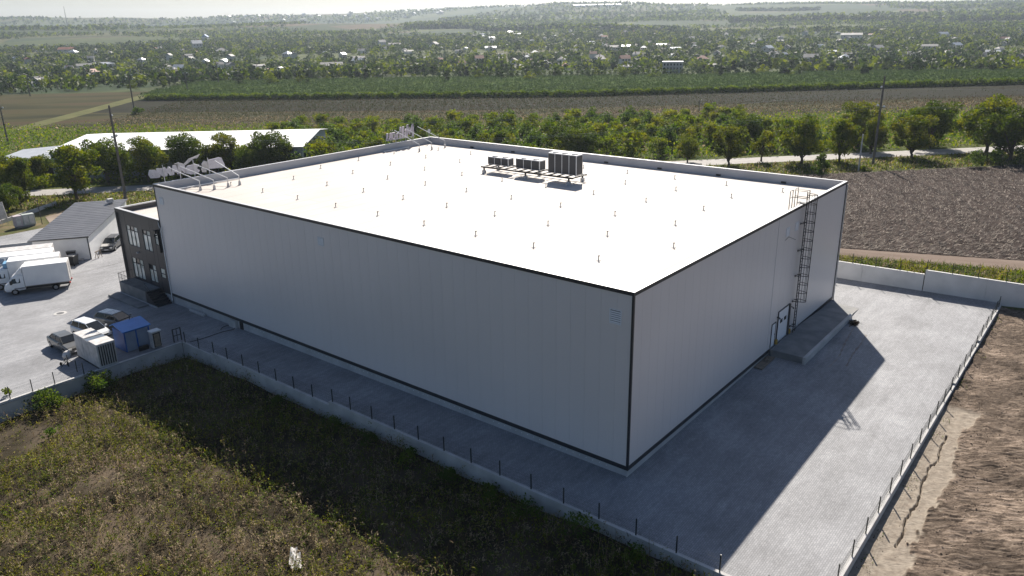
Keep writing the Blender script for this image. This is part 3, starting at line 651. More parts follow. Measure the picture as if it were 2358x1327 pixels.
def sign_word():
    # plane x-z of the sign stands on the back parapet line y = D_; text faces +y so from here it is mirrored
    s_ = empty('roof_sign', (33.0, 56.15, 12.55), 0, 'roof sign of mirrored slanting letters seen from behind, near the far corner', 'sign', 'roof signs along the far parapet')
    x = 3.75; sh = .22
    for ch in 'Milhau':
        wd, ht, st_ = GL[ch]; mb = MB()
        st2 = [((-(a), b), (-(c2), d2)) for (a, b), (c2, d2) in st_]
        glyph(mb, st2, x, .35, wd, ht * 1.05, .22, .20); wd += .14
        mb.v = [(vx + .12 * (vz - .35), vy, vz) for vx, vy, vz in mb.v]
        mb.build('letter', M['letter'], s_); x -= wd
    MB().box(-.1, 3.9, -.14, -.12, .32, .40).box(-.1, 3.9, -.14, -.12, .95, 1.01).build('carrier_rail', M['galv'], s_)
    return s_
ws = sign_word()
def stays(root, ox, oy, posts, yb, ztop, zp=.95):
    for x in posts:
        MB().tube([(x - ox, .02, -1.0), (x - ox, .02, ztop)], .035, 6).build('upright', M['galv'], root)
    return root
stays(ws, 33.0, 56.15, (33.6, 35.4, 36.9), 51.7, 1.2)
for (x, y) in ((33.6, 51.8), (35.6, 51.5), (37.9, 51.3)):
    MB().tube([(x - 33, y - 56.15, .0), (x - 33 - .3, -.15, 1.55)], .04, 6).build('back_stay', M['white'], ws)
    MB().tube([(x - 33, y - 56.15, RZ - 12.55), (x - 33, y - 56.15, .0)], .05, 8).build('stay_post', M['galv'], ws)
    MB().cyl((x - 33, y - 56.15, RZ - 12.55), .12, .42, 'z', 10).build('membrane_boot', M['whited'], ws)
# letters-and-emblem sign at the left: backs of shaped panels
def blob(poly, th, name, root, m, x0, z0, s_=1.0):
    mb = MB(); n = len(poly)
    mb.prism([((x0 + a * s_) * .86, (z0 + b * s_) * .80 + .12) for a, b in poly], -th / 2, th / 2); return mb.build(name, m, root)
M['signback'] = mat('sign_back_sheet', (.50, .48, .52), (.64, .62, .66), 2.4, .5, contrast=(.3, .7))
es = empty('roof_sign', (.4, 56.3, 12.45), 0, 'roof sign at the left corner with letter panels and a winged emblem seen from behind', 'sign', 'roof signs along the far parapet')
_th = .07
LB = [[(.1, .1), (.9, 0), (1.0, .5), (.85, 1.05), (.1, 1.15), (-.12, .6)],
      [(0, 0), (.35, .02), (.4, .3), (.85, .0), (1.0, .12), (.8, 1.1), (.05, 1.18)],
      [(0, 0), (.3, .0), (.5, .45), (.7, .0), (1.0, 0), (.9, 1.15), (.65, 1.22), (.45, .85), (.2, 1.2), (.0, 1.1)],
      [(0, 0), (.3, 0), (.38, .3), (.7, .28), (.75, 0), (1.0, 0), (.75, 1.2), (.3, 1.22)],
      [(0, .0), (.3, .0), (.45, .4), (.75, .0), (1.05, .05), (.85, .55), (1.0, 1.05), (.05, 1.15)]]
x = -.55
for i, pb in enumerate(LB):
    o = blob([(a * .97, b) for a, b in pb], .08, 'letter', es, M['signback'], x, .46 + .02 * i); 
    MB().cyl((x * .86 + .3, -.09, .8), .03, .03, 'y', 6).build('bolts', M['grey'], o)
    x += .90
blob([(0, 0), (.6, -.25), (1.5, -.3), (1.85, .1), (1.45, .45), (1.9, .85), (1.2, 1.0), (.3, .95), (-.15, .5)], .08, 'letter', es, M['signback'], 4.0, .45)
blob([(0, .15), (.5, .3), (1.2, 0.0), (1.9, .55), (2.8, .75), (3.45, .95), (3.0, .45), (2.6, .5), (1.9, .1), (1.3, -.22), (.7, -.12)], .07, 'wing_emblem', es, M['whited'], 2.7, 1.72)
blob([(0, .1), (.45, 0), (.6, .4), (.25, .75), (-.1, .55)], .12, 'emblem_lower_piece', es, M['whited'], 6.15, .15)
blob([(0, 0), (.5, -.35), (.9, .1), (.85, .7), (.3, .95), (-.05, .6)], .12, 'emblem_lower_piece', es, M['whited'], 6.25, .78)
blob([(0, .1), (2.1, 0), (2.35, .25), (2.0, 1.35), (1.7, 1.45), (.1, 1.3), (-.1, .7)], .09, 'letter', es, M['signback'], 6.95, .42)
for x in (1.35, 3.1, 4.7, 6.4): MB().tube([(x - .4, -.17, -.9), (x - .4, -.17, 1.75)], .045, 8).build('upright', M['galv'], es)
for (x, y), (tx) in (((3.28, 52.84), 2.0), ((4.35, 52.0), 3.2), ((5.9, 51.95), 4.8), ((7.25, 51.95), 7.2)):
    MB().tube([(x - .4, y - 56.3, .15), (tx - .4, -.12, 1.35)], .045, 6).build('back_stay', M['white'], es)
    MB().tube([(x - .4, y - 56.3, RZ - 12.45), (x - .4, y - 56.3, .15)], .05, 8).build('stay_post', M['galv'], es)
    MB().tube([(x - .4, y - 56.3, RZ - 12.45), (x - .4, y - 56.3, RZ - 12.0)], [.17, .10], 10).build('membrane_boot', M['whited'], es)
MB().tube([(1.2, 55.0, RZ + .12), (9.0, 54.9, RZ + .12)], .07, 6).build('roof_duct', M['white'], wh)
MB().tube([(30.5, 55.2, RZ + .12), (35.0, 55.2, RZ + .12)], .06, 6).build('roof_duct', M['white'], wh)
ds = empty('satellite_dish', (39.3, 55.6, 12.5), 0, 'small round white dish on a thin mast at the far roof corner', 'dish')
MB().tube([(0, 0, -.5), (0, 0, .6)], .03, 6).build('mast', M['galv'], ds)
MB().tube([(0, -.05, .85), (.0, .02, .85)], [.28, .26], 18).build('reflector', M['white'], ds)

# ---------------------------------------------------------------- annex
ax = empty('office_annex', (0, 55.95, 0), 0, 'dark two storey office annex with large windows at the left end of the warehouse', 'building')
AL, AZ, AD = 9.55, 8.72, 12.0
WN = [(7.68, 5.06, 4.83, 7.18, 3, 1), (4.1, 2.3, 4.83, 7.18, 2, 1), (1.5, .55, 5.85, 7.2, 1, 0), (7.66, 5.06, 1.13, 3.5, 3, 1), (3.95, 2.28, 1.35, 3.42, 2, 1), (1.48, .40, 2.2, 3.36, 1, 0)]
# cladding panels around the openings: columns split by window extents
ysplit = sorted(set([0.0, AL] + [round(v, 2) for w0 in WN for v in (w0[0], w0[1])]))
zs_ = sorted([.55, 8.62])
for a_, b__ in zip(ysplit, ysplit[1:]):
    if b__ - a_ < .05: continue
    mid = (a_ + b__) / 2; holes = sorted([(w0[2], w0[3]) for w0 in WN if w0[1] < mid < w0[0]])
    z = .55
    for (h0, h1) in holes + [(8.62, 8.62)]:
        if h0 - z > .02: MB().bbox(-.08, .04, a_ + .004, b__ - .004, z + .004, h0 - .004, .004).build('cladding_panel', M['annex'], ax)
        z = h1
for (y1, y0, z0_, z1_, nm, tr_) in WN:
    f = MB(); t_ = .07
    f.box(-.10, .02, y0, y1, z0_, z0_ + t_).box(-.10, .02, y0, y1, z1_ - t_, z1_).box(-.10, .02, y0, y0 + t_, z0_ + t_, z1_ - t_).box(-.10, .02, y1 - t_, y1, z0_ + t_, z1_ - t_)
    for i in range(1, nm): yy = y0 + (y1 - y0) * i / nm; f.box(-.08, .02, yy - .03, yy + .03, z0_ + t_, z1_ - t_)
    zt = z1_ - .55 if z0_ > 4 else z1_ - .65
    f.box(-.079, .02, y0 + t_, y1 - t_, zt - .03, zt + .03)
    wn = f.build('window', M['dark_trim'], ax)
    for i in range(nm):
        ya = y0 + (y1 - y0) * i / nm + .03; yb = y0 + (y1 - y0) * (i + 1) / nm - .03
        MB().box(-.02, -.01, ya, yb, z0_ + t_, zt - .03).build('pane', M['lit'], wn); MB().box(-.02, -.01, ya, yb, zt + .03, z1_ - t_).build('pane', M['glass'] if i % 2 else M['lit'], wn)
MB().box(.042, AD, .0, .1, -.8, 8.6).box(.042, AD, AL - .12, AL, -.9, 8.6).box(AD - .1, AD, .1, AL - .12, -.8, 8.6).box(.042, .12, .1, AL - .12, -.8, 8.6).build('side_walls', M['annex'], ax)
MB().box(.125, AD - .11, .11, AL - .13, 8.0, 8.1).build('roof', M['roof'], ax)
MB().box(-.1, .25, 0, AL + .1, 8.62, 8.74).box(.25, AD, AL - .22, AL + .1, 8.62, 8.74).box(AD - .3, AD, 0, AL - .22, 8.62, 8.74).build('coping', M['cap'], ax)
MB().box(-.12, -.101, .02, AL + .1, 8.45, 8.70).build('eaves_flashing', M['dark_trim'], ax)
MB().box(-.13, -.02, AL - .06, AL + .08, -.5, 8.45).build('corner_flashing', M['dark_trim'], ax)
MB().tube([(-.14, AL - .45, 8.3), (-.14, AL - .45, -.5)], .05, 8).build('downpipe', M['black'], ax)
MB().box(-.02, .041, 0, AL, -.9, .55).build('plinth', M['conc2'], ax)
# balcony-like bracket and spotlights by the big building
MB().box(-.5, -.08, .35, .55, 7.55, 7.65).box(-.55, -.4, .2, .7, 7.3, 7.6).box(-.4, -.08, .9, 1.1, 6.9, 7.0).box(-.3, -.09, .3, .36, 5.2, 7.6).build('spotlight_bracket', M['black'], ax)
MB().box(-.30, -.09, 5.6, 5.8, 4.2, 4.35).build('camera_box', M['whited'], ax)
# entrance landing, steps, railing
st = empty('entrance_stairs', (0, 55.95, 0), 0, 'dark entrance steps with railings below the office annex windows', 'stairs')
gz0 = Pz(0, 60)
MB().bbox(-1.75, -.09, 2.2, 8.0, gz0 - .3, .95, .02).build('landing', M['concd'], st)
NST = 7
sm = MB().bbox(-1.75, -.09, 0, .30, 0, .19, .01).mesh('step', M['dark_trim'])
for i in range(NST):
    zt = .95 - (i + 1) * (.95 - gz0) / (NST + 0); MB().bbox(-1.75, -.09, 2.2 - (i + 1) * .31, 2.2 - i * .31, gz0 - .3, .95 - i * (.95 - gz0) / NST - .02, .012).build('step', M['dark_trim'], st)
MB().hexa([(-1.93, -.1, gz0 - .3), (-1.76, -.1, gz0 - .3), (-1.76, 8.1, gz0 - .3), (-1.93, 8.1, gz0 - .3), (-1.93, -.1, gz0 + .12), (-1.76, -.1, gz0 + .12), (-1.76, 8.1, gz0 + .14), (-1.93, 8.1, gz0 + .14)]).build('stringer', M['conc2'], st)
for y0_, y1_, za, zb in ((2.2, 8.0, .95, .95), (0.1, 2.2, gz0 + .1, .95)):
    r_ = MB().tube([(-1.72, y0_, za + .95), (-1.72, y1_, zb + .95)], .022, 6).tube([(-1.72, y0_, za + .5), (-1.72, y1_, zb + .5)], .014, 5)
    o = r_.build('railing', M['black'], st); k = int((y1_ - y0_) / .28); b_ = MB()
    for i in range(k + 1):
        y = lerp(y0_, y1_, i / k); z = lerp(za, zb, i / k); b_.box(-1.73, -1.71, y - .01, y + .01, z, z + .95)
    b_.build('balusters', M['black'], o)
r_ = MB().tube([(-1.72, 8.0, 1.9), (-.1, 8.0, 1.9)], .022, 6)
for i in range(6): r_.box(-1.7 + i * .3, -1.68 + i * .3, 7.99, 8.01, .95, 1.9)
r_.build('railing', M['black'], st)
MB().bbox(-3.1, -1.94, 1.4, 8.2, gz0 - .2, gz0 + .16, .02).build('apron', M['concd'], st)
o = MB().bbox(-.30, -.02, 49.4, 52.2, Pz(0, 50) - .1, Pz(0, 50) + .22, .03).build('concrete_trough', M['conc'], label='pale concrete trough lying along the foot of the long facade', cat='trough')

# ---------------------------------------------------------------- hose, manhole, marks
def smooth_path(p, n=8):
    out = []
    for i in range(len(p) - 1):
        a, b, c, d2 = p[max(i - 1, 0)], p[i], p[i + 1], p[min(i + 2, len(p) - 1)]
        for k in range(n):
            t = k / n; out.append(tuple(.5 * (2 * b[j] + (c[j] - a[j]) * t + (2 * a[j] - 5 * b[j] + 4 * c[j] - d2[j]) * t * t + (3 * b[j] - a[j] - 3 * c[j] + d2[j]) * t ** 3) for j in range(len(b))))
    out.append(tuple(p[-1])); return out
hp = smooth_path([(-4.7, 44.3), (-3.55, 44.05), (-1.65, 44.0), (-.5, 43.7), (-.15, 44.25), (-.35, 45.1), (-1.0, 44.95), (-1.3, 44.6)])
MB().tube([(x, y, Pz(x, y) + .035) for x, y in hp], .03, 6).build('hose', M['black'], label='black hose looping across the shaded paving to the facade', cat='hose')
mh = MB().cyl((-8.6, 63.0, Pz(-8.6, 63) + .004), .62, .012, 'z', 24).build('manhole', M['conc'], label='round manhole cover with pale ring in the sunlit yard', cat='manhole')
MB().cyl((-8.6, 63.0, Pz(-8.6, 63) + .017), .36, .012, 'z', 20).build('lid', M['grey'], mh)

M['dust'] = mat('brown_dust_track', (.20, .165, .15), (.30, .285, .28), 1.4, .9)
for kk_, pth in enumerate(([(33.9, -3.9), (31.6, -4.2), (28.9, -4.5), (26.2, -4.9), (23.6, -4.9)], [(32.3, -5.4), (29.9, -5.6), (27.4, -5.7), (24.6, -6.0)])):
    pp = smooth_path(pth, 8); V = []
    for i, (x, y) in enumerate(pp):
        a, b = pp[max(i - 1, 0)], pp[min(i + 1, len(pp) - 1)]; l = math.hypot(b[0] - a[0], b[1] - a[1]); nx, ny = -(b[1] - a[1]) / l, (b[0] - a[0]) / l; hw = .07 + .04 * math.sin(i * 1.7)
        V += [(x + nx * hw, y + ny * hw, Pz(x, y) + .006), (x - nx * hw, y - ny * hw, Pz(x, y) + .006)]
    F = [(2 * i, 2 * i + 1, 2 * i + 3, 2 * i + 2) for i in range(len(pp) - 1)]
    tag(link(bpy.data.objects.new('tyre_track', npmesh('tyre_track', V, F, M['dust']))), ('upper' if kk_ == 0 else 'lower') + ' thin brown tyre track on the shaded paving beside the dock', kind='structure')

# ---------------------------------------------------------------- vehicles
def wheel(root, x, y, r=.32, w_=.2, name='wheel'):
    o = MB().tube([(0, -w_ / 2, 0), (0, -w_ / 2 + .03, 0), (0, w_ / 2 - .03, 0), (0, w_ / 2, 0)], [r * .9, r, r, r * .9], 18).build(name, M['tyre'], root, smooth=False)
    o.location = (x, y, r)
    s_ = 1 if y > 0 else -1
    rim = MB().tube([(0, s_ * (w_ / 2 - .02), 0), (0, s_ * (w_ / 2 + .012), 0)], [r * .62, r * .55], 12).build('rim', M['rim'], o)
    return o
def loft(secs, k=None):
    """secs: list of (x, [(y,z)...half profile bottom->top]); mirrored closed loft"""
    mb = MB(); n = None; vs = []
    for x, pr in secs:
        ring = [(x, y, z) for y, z in pr] + [(x, -y, z) for y, z in reversed(pr)]
        n = len(ring); vs += ring
    fs = []
    for i in range(len(secs) - 1):
        for j in range(n): fs.append((i * n + j, i * n + (j + 1) % n, (i + 1) * n + (j + 1) % n, (i + 1) * n + j))
    fs += [tuple(range(n))[::-1], tuple((len(secs) - 1) * n + j for j in range(n))]
    mb.add(vs, fs, k); return mb
def car(name, loc, rz, L_, wd, prof, gh, paint, label, wb):
    """prof: belt-line body sections (x 0..1 of length, hood z); gh: greenhouse (x0,x1,x2,x3,roofz)"""
    root = empty(name, loc, rz, label, 'car')
    h = wd / 2; secs = []
    for fx, zt, fw_, zb in prof:
        y = h * fw_; secs.append((fx * L_ - L_ / 2, [(y * .86, zb), (y * .98, zb + .12), (y, .55), (y * .985, zt - .10), (y * .90, zt)]))
    loft(secs).build('body', M[paint], root, smooth=False)
    x0, x1, x2, x3, zr = [v * L_ - L_ / 2 for v in gh[:4]] + [gh[4]]
    zb = gh[5]
    gl = [(x0, [(h * .80, zb - .04), (h * .78, zb)]), (x1, [(h * .84, zb - .04), (h * .66, zr - .03)]), (x2, [(h * .84, zb - .04), (h * .66, zr - .03)]), (x3, [(h * .80, zb - .04), (h * .76, zb)])]
    loft(gl).build('windows', M['glass'], root)
    loft([(x1 - .02, [(h * .68, zr - .05), (h * .60, zr)]), ((x1 + x2) / 2, [(h * .70, zr - .04), (h * .62, zr + .03)]), (x2 + .02, [(h * .68, zr - .05), (h * .60, zr)])]).build('roof', M[paint], root)
    pb = MB()
    for s_ in (-1, 1):
        for (xa, xb_, za, zb_) in ((x0, x1, zb, zr - .02), (x3, x2, zb, zr - .02), ((x1 * .5 + x2 * .5), (x1 * .5 + x2 * .5), zb, zr - .02)):
            pb.tube([(xa, s_ * h * .80, za), (xb_, s_ * h * .675, zb_)], .035, 5)
    pb.build('pillars', M[paint], root)
    for s_ in (-1, 1):
        MB().bbox(L_ / 2 - .16, L_ / 2 + .005, s_ * h * .66 - .16, s_ * h * .66 + .16, .55, .70, .02).build('headlight', M['lens'], root)
        MB().bbox(-L_ / 2 - .005, -L_ / 2 + .12, s_ * h * .70 - .12, s_ * h * .70 + .12, .62, .82, .02).build('tail_light', M['red'], root)
        MB().bbox(x3 - .35, x3 - .18, s_ * (h + .10) - .08, s_ * (h + .10) + .08, zb - .02, zb + .12, .02).build('mirror', M[paint], root)
        for fx in wb: wheel(root, fx * L_ - L_ / 2, s_ * (h - .10), .33, .2)
    MB().bbox(L_ / 2 - .02, L_ / 2 + .05, -h * .8, h * .8, .30, .46, .02).build('front_bumper', M['grey'], root)
    MB().box(L_ / 2 + .052, L_ / 2 + .058, -.26, .26, .34, .44).build('number_plate', M['white'], root)
    MB().box(L_ / 2 - .01, L_ / 2 + .02, -h * .45, h * .45, .54, .68).build('grille', M['black'], root)
    MB().bbox(-L_ / 2 - .05, -L_ / 2 + .02, -h * .8, h * .8, .30, .48, .02).build('rear_bumper', M['grey'], root)
    return root
sedan = [(0, .88, .88, .34), (.03, .98, .96, .24), (.22, .99, 1, .22), (.60, .96, 1, .22), (.72, .93, 1, .22), (.95, .80, .96, .24), (1, .66, .88, .32)]
mpv = [(0, .95, .88, .34), (.03, 1.05, .96, .24), (.25, 1.05, 1, .22), (.65, 1.0, 1, .22), (.78, .98, 1, .22), (.95, .82, .95, .24), (1, .66, .86, .32)]
car('parked_car', (-12.25, 52.5, Pz(-12, 52)), R(-90), 4.5, 1.72, sedan, (.10, .22, .58, .74, 1.38, .97), 'cgrey', 'old dark grey saloon car, partly shaded, behind the white generator box', (.17, .81))
car('parked_car', (-9.55, 53.5, Pz(-9.5, 53.5)), R(-82), 4.2, 1.76, mpv, (.01, .09, .58, .80, 1.58, 1.04), 'cwhite', 'white hatchback with black windscreen between the grey saloon and blue cabin', (.17, .82))
car('parked_car', (-6.85, 54.2, Pz(-7, 54)), R(-75), 4.3, 1.74, mpv, (.02, .12, .58, .80, 1.50, 1.03), 'cdark', 'dark slate car in the shade, mostly hidden behind the blue cabin', (.17, .82))
car('parked_car', (6.55, 83.75, Gz(6.5, 83.7)), R(225 + 2), 4.5, 1.78, mpv, (.01, .09, .55, .76, 1.52, 1.04), 'cblack', 'shiny black estate car parked at the white side wall of the slate roofed shed', (.17, .82))

def box_truck(loc, rz, label, boxlen=4.4, boxh=2.25, deflector=True, roofbox=False):
    root = empty('box_truck', loc, rz, label, 'truck', 'white box trucks in the yard')
    # x forward; front axle at x=0, rear axle at x=-4.0; cab
    h = 1.0
    cabp = [(-1.05, [(h * .86, .5), (h, .75), (h, 1.4), (h * .90, 2.15), (h * .78, 2.38)]), (-.35, [(h * .88, .45), (h, .7), (h, 1.4), (h * .88, 2.12), (h * .76, 2.34)]),
            (.12, [(h * .88, .42), (h, .7), (h, 1.36), (h * .84, 1.9), (h * .72, 2.02)]), (.52, [(h * .88, .42), (h, .7), (h * .98, 1.28), (h * .86, 1.36), (h * .78, 1.40)]),
            (.85, [(h * .84, .42), (h * .94, .66), (h * .90, 1.08), (h * .80, 1.16), (h * .74, 1.20)]), (.98, [(h * .74, .46), (h * .84, .62), (h * .80, .88), (h * .72, .96), (h * .66, 1.0)])]
    loft(cabp).build('cab', M['white'], root)
    ws_ = MB().add([(.56, -.74, 1.42), (.56, .74, 1.42), (.16, .68, 2.03), (.16, -.68, 2.03)], [(0, 1, 2, 3)]); ws_.v = [(x + .02, y, z + .02) for x, y, z in ws_.v]; ws_.build('windscreen', M['glass'], root)
    for s_ in (-1, 1):
        y = s_ * (h + .012)
        MB().add([(-.70, y, 1.36), (.36, y, 1.34), (.36, s_ * .985, 1.38), (.05, s_ * .90, 1.86), (-.68, s_ * .915, 1.92)], [(0, 1, 2, 3, 4)] if s_ < 0 else [(4, 3, 2, 1, 0)]).build('side_window', M['glass'], root)
        MB().bbox(.08, .30, s_ * 1.17 - .08, s_ * 1.17 + .08, 1.30, 1.72, .03).build('mirror', M['black'], root)
        MB().bbox(.80, .99, s_ * .66 - .14, s_ * .66 + .14, .74, 1.0, .03).build('headlight', M['lens'], root)
        MB().box(-1.0, .0, s_ * 1.005 - .012, s_ * 1.005 + .012, .70, .80).build('rub_strip', M['grey'], root)
        wheel(root, 0, s_ * .88, .36, .22)
        wheel(root, -4.0, s_ * .86, .36, .26)
    MB().bbox(.80, 1.08, -.86, .86, .40, .66, .04).build('front_bumper', M['grey'], root)
    MB().box(-5.4, -.9, -.42, .42, .44, .62).box(-4.4, -3.6, -.7, .7, .40, .50).build('chassis', M['black'], root)
    x0 = -1.12 - boxlen
    bo = MB().bbox(x0, -1.12, -1.1, 1.1, .92, .92 + boxh, .03).build('cargo_box', M['white'], root)
    t = MB(); 
    for s_ in (-1, 1): t.box(x0 + .03, -1.15, s_ * 1.105 - .008, s_ * 1.105 + .008, .90, .97); t.box(x0 - .02, x0 + .04, s_ * 1.06 - .05, s_ * 1.06 + .05, .95, .92 + boxh - .04)
    t.box(x0 - .02, x0 + .03, -1.0, 1.0, .92 + boxh - .10, .92 + boxh - .02); t.build('edge_profile', M['galv'], bo)
    for s_ in (-1, 1): MB().box(x0 - .03, x0 - .003, min(s_ * .01, s_ * .98), max(s_ * .01, s_ * .98), 1.0, .92 + boxh - .12).build('rear_door', M['whited'], bo)
    MB().tube([(x0 - .06, .3, 1.0), (x0 - .06, .3, 2.9)], .02, 5).tube([(x0 - .06, -.3, 1.0), (x0 - .06, -.3, 2.9)], .02, 5).build('lock_rod', M['galv'], bo)
    MB().box(x0 + .1, x0 + .2, -1.0, 1.0, .42, .56).build('rear_bar', M['black'], root)
    for s_ in (-1, 1): MB().bbox(x0 - .04, x0 + .1, s_ * .8 - .14, s_ * .8 + .14, .62, .76, .02).build('tail_light', M['red'], root)
    if deflector: MB().hexa([(-1.0, -.85, 2.36), (-.25, -.80, 2.32), (-.25, .80, 2.32), (-1.0, .85, 2.36), (-1.06, -.92, 3.02), (-.9, -.8, 2.98), (-.9, .8, 2.98), (-1.06, .92, 3.02)]).build('wind_deflector', M['white'], root)
    if roofbox: MB().bbox(-1.1, -.62, -.75, .75, 2.45, 2.95, .05).build('cooling_unit', M['pblue'], root)
    return root
TA = math.atan2(1.93, -3.63)
fwd = Vector((math.cos(TA), math.sin(TA))); side = Vector((-fwd.y, fwd.x))    # side: left of travel
# near side wheels at (-9.05,73.46) and (-5.42,71.53); body lies away from camera (right-hand side of travel)
c0 = Vector((-9.05, 73.46)) + Vector((fwd.y, -fwd.x)) * .95
tz = Pz(-8, 73)
box_truck((c0.x, c0.y, tz), TA, 'white box truck nearest the camera, parked with its cab to the left')
c1 = c0 + Vector((fwd.y, -fwd.x)) * 2.75 + fwd * 1.9
box_truck((c1.x, c1.y, tz), TA + R(2), 'white box truck with a small blue unit above the cab, behind the nearest truck', 5.2, 2.3, False, True)
# refrigerated body with side panels, then plain white body
def body(name, cx, cy, L_, wd, z0, z1, rz, label, cat, paint='white'):
    r = empty(name, (cx, cy, Pz(cx, cy)), rz, label, cat); MB().bbox(-L_ / 2, L_ / 2, -wd / 2, wd / 2, z0, z1, .05).build('body_shell', M[paint], r); return r
c2 = c1 + Vector((fwd.y, -fwd.x)) * 3.0 - fwd * 2.2
b3 = body('box_trailer', c2.x, c2.y, 6.2, 2.3, .9, 3.15, TA, 'white refrigerated trailer body with grey side panels, third in the truck row', 'trailer')
for i in range(5): MB().box(-2.9 + i * 1.17, -1.95 + i * 1.17, 1.152, 1.17, 2.35, 2.95).build('side_panel', M['whited'] if 0 else M['cdark'], b3).data.materials[0] = M['lblue']
MB().box(-3.16, -3.105, -1.0, -.05, 1.0, 3.0).box(-3.16, -3.105, .05, 1.0, 1.0, 3.0).build('rear_doors', M['whited'], b3)
for q in (-2.2, -1.2, 2.4):
    for s_ in (-1, 1): wheel(b3, q, s_ * .95, .42, .24)
MB().box(-3.0, 3.0, -.4, .4, .62, .90).build('chassis', M['black'], b3)
c3_ = c2 + Vector((fwd.y, -fwd.x)) * 2.9 + fwd * .6
b4 = body('box_trailer', c3_.x, c3_.y, 6.6, 2.3, .9, 3.05, TA, 'white box body with plain bright roof, farthest of the row beside the shed', 'trailer', 'whited')
MB().box(-3.1, 3.1, -.4, .4, .6, .9).build('chassis', M['black'], b4)
for q in (-2.2, 2.4):
    for s_ in (-1, 1): wheel(b4, q, s_ * .95, .42, .24)
tn_ = empty('market_tent', (-8.9, 82.5, Pz(-8, 82)), TA + R(90), 'pale green canopy shelter at the left picture edge', 'shelter')
M['tentgreen'] = mat('pale_green_canvas', (.42, .50, .44), (.50, .56, .50), 1.5, .8, trans=.2)
MB().hexa([(-2, -1.6, 0.0), (2.4, -1.6, 0.0), (2.4, 1.6, 0), (-2, 1.6, 0), (-2, -1.6, 2.2), (2.4, -1.6, 2.2), (2.4, 1.6, 2.9), (-2, 1.6, 2.9)]).build('canopy', M['tentgreen'], tn_)
MB().box(2.42, 2.46, -1.0, .3, .2, 1.9).build('window_flap', M['lblue'], tn_)
# black crates / bins by the trailer
def bin_(x, y, rz, h, lab):
    r = empty('waste_bin', (x, y, Gz(x, y)), rz, lab, 'bin', 'black bins beside the trailer'); MB().hexa([(-.45, -.38, .12), (.45, -.38, .12), (.45, .38, .12), (-.45, .38, .12), (-.58, -.5, h), (.58, -.5, h), (.58, .5, h), (-.58, .5, h)]).build('bin_body', M['black'], r)
    MB().bbox(-.62, .62, -.54, .54, h + .003, h + .10, .05).build('lid', M['grey'], r)
    MB().cyl((-.4, -.4, .1), .1, .06, 'y', 8).cyl((.4, -.4, .1), .1, .06, 'y', 8).build('castors', M['tyre'], r)
bin_(-.1, 80.0, R(35), 1.25, 'large black wheeled bin nearest the camera, right of the white trailer')
bin_(.9, 82.3, R(40), 1.25, 'black wheeled bin behind the other one, against the shed wall')
bk = MB().hexa([(-.12, -.12, 0), (.12, -.12, 0), (.12, .12, 0), (-.12, .12, 0), (-.16, -.16, .3), (.16, -.16, .3), (.16, .16, .3), (-.16, .16, .3)]).build('bucket', M['whited'], label='small whitish bucket on the ground beside the shed corner', cat='bucket'); bk.location = (1.5, 81.2, Pz(1, 81))
cr_ = empty('wooden_trestle', (3.3, 80.6, Pz(3, 80)), R(30), 'brown wooden trestle standing by the shed corner next to the black car', 'trestle')
for x in (-.35, .35): MB().tube([(x, -.25, 0), (x, 0, .85)], .04, 5).tube([(x, .25, 0), (x, 0, .85)], .04, 5).build('leg', M['wood'], cr_)
MB().box(-.55, .55, -.05, .05, .85, .95).build('beam', M['wood'], cr_)

# ---------------------------------------------------------------- generator box, blue cabin, cabinet, mower
ge = empty('generator_container', (-11.75, 47.35, Pz(-12, 47)), R(-1), 'weathered white container with black vertical grille at its near end, beside the left wall', 'container')
MB().bbox(-.78, .78, -2.3, 2.35, .12, 2.2, .02).build('casing', M['whited'], ge)
MB().bbox(-.80, .80, -2.31, -.75, 2.2, 2.30, .03).build('lid', M['whited'], ge)
MB().box(-.80, .80, -.70, .15, 2.2, 2.23).build('service_hatch', M['cdark'], ge)
MB().bbox(-.80, .80, .20, 2.36, 2.2, 2.29, .03).build('lid', M['whited'], ge)
gm = MB().box(-.045, .045, -2.345, -2.305, .3, 2.1).mesh('grille_bar', M['black'])
for i in range(7): inst('grille_bar', gm, ge, (-.60 + i * .20, 0, 0))
for i in range(3): MB().box(-.80, -.785, -1.9 + i * 1.3, -.9 + i * 1.3, .4, 2.0).build('side_door', M['whited'], ge)
MB().box(-.8, .8, -2.3, 2.3, 0, .12).build('skid', M['black'], ge)
bc = empty('blue_cabin', (-8.3, 47.8, Pz(-8, 47.8)), R(0), 'blue sheet metal cabin with sloping bright blue roof and grey panelled front', 'cabin')
MB().bbox(-1.15, 1.15, -1.05, 1.05, .05, 2.0, .02).build('walls', M['lblue'], bc)
MB().box(-1.18, -1.152, -1.06, 1.06, .05, 2.0).build('side_sheet', M['blued'], bc)
MB().hexa([(-1.32, -1.25, 2.02), (1.32, -1.25, 2.02), (1.32, .55, 2.42), (-1.32, .55, 2.42), (-1.32, -1.25, 2.08), (1.32, -1.25, 2.08), (1.32, .55, 2.50), (-1.32, .55, 2.50)]).hexa([(-1.32, .553, 2.42), (1.32, .553, 2.42), (1.32, 1.25, 2.1), (-1.32, 1.25, 2.1), (-1.32, .553, 2.5), (1.32, .553, 2.5), (1.32, 1.25, 2.16), (-1.32, 1.25, 2.16)]).build('roof', M['blue'], bc)
for x in (-1.12, -.05, 1.12): MB().box(x - .05, x + .05, -1.12, -1.052, .05, 2.0).build('post', M['blued'], bc)
MB().box(-1.12, 1.12, -1.13, -1.052, 1.9, 2.01).build('lintel', M['blued'], bc)
MB().cyl((.3, .5, 2.45), .04, .35, 'z', 8).build('flue', M['black'], bc)
pw_ = MB().bbox(-.45, .45, -.12, .12, .0, .42, .04).build('hand_cart', M['black'], label='dark low cart standing in front of the blue cabin', cat='cart'); pw_.location = (-8.15, 46.15, Pz(-8, 46))
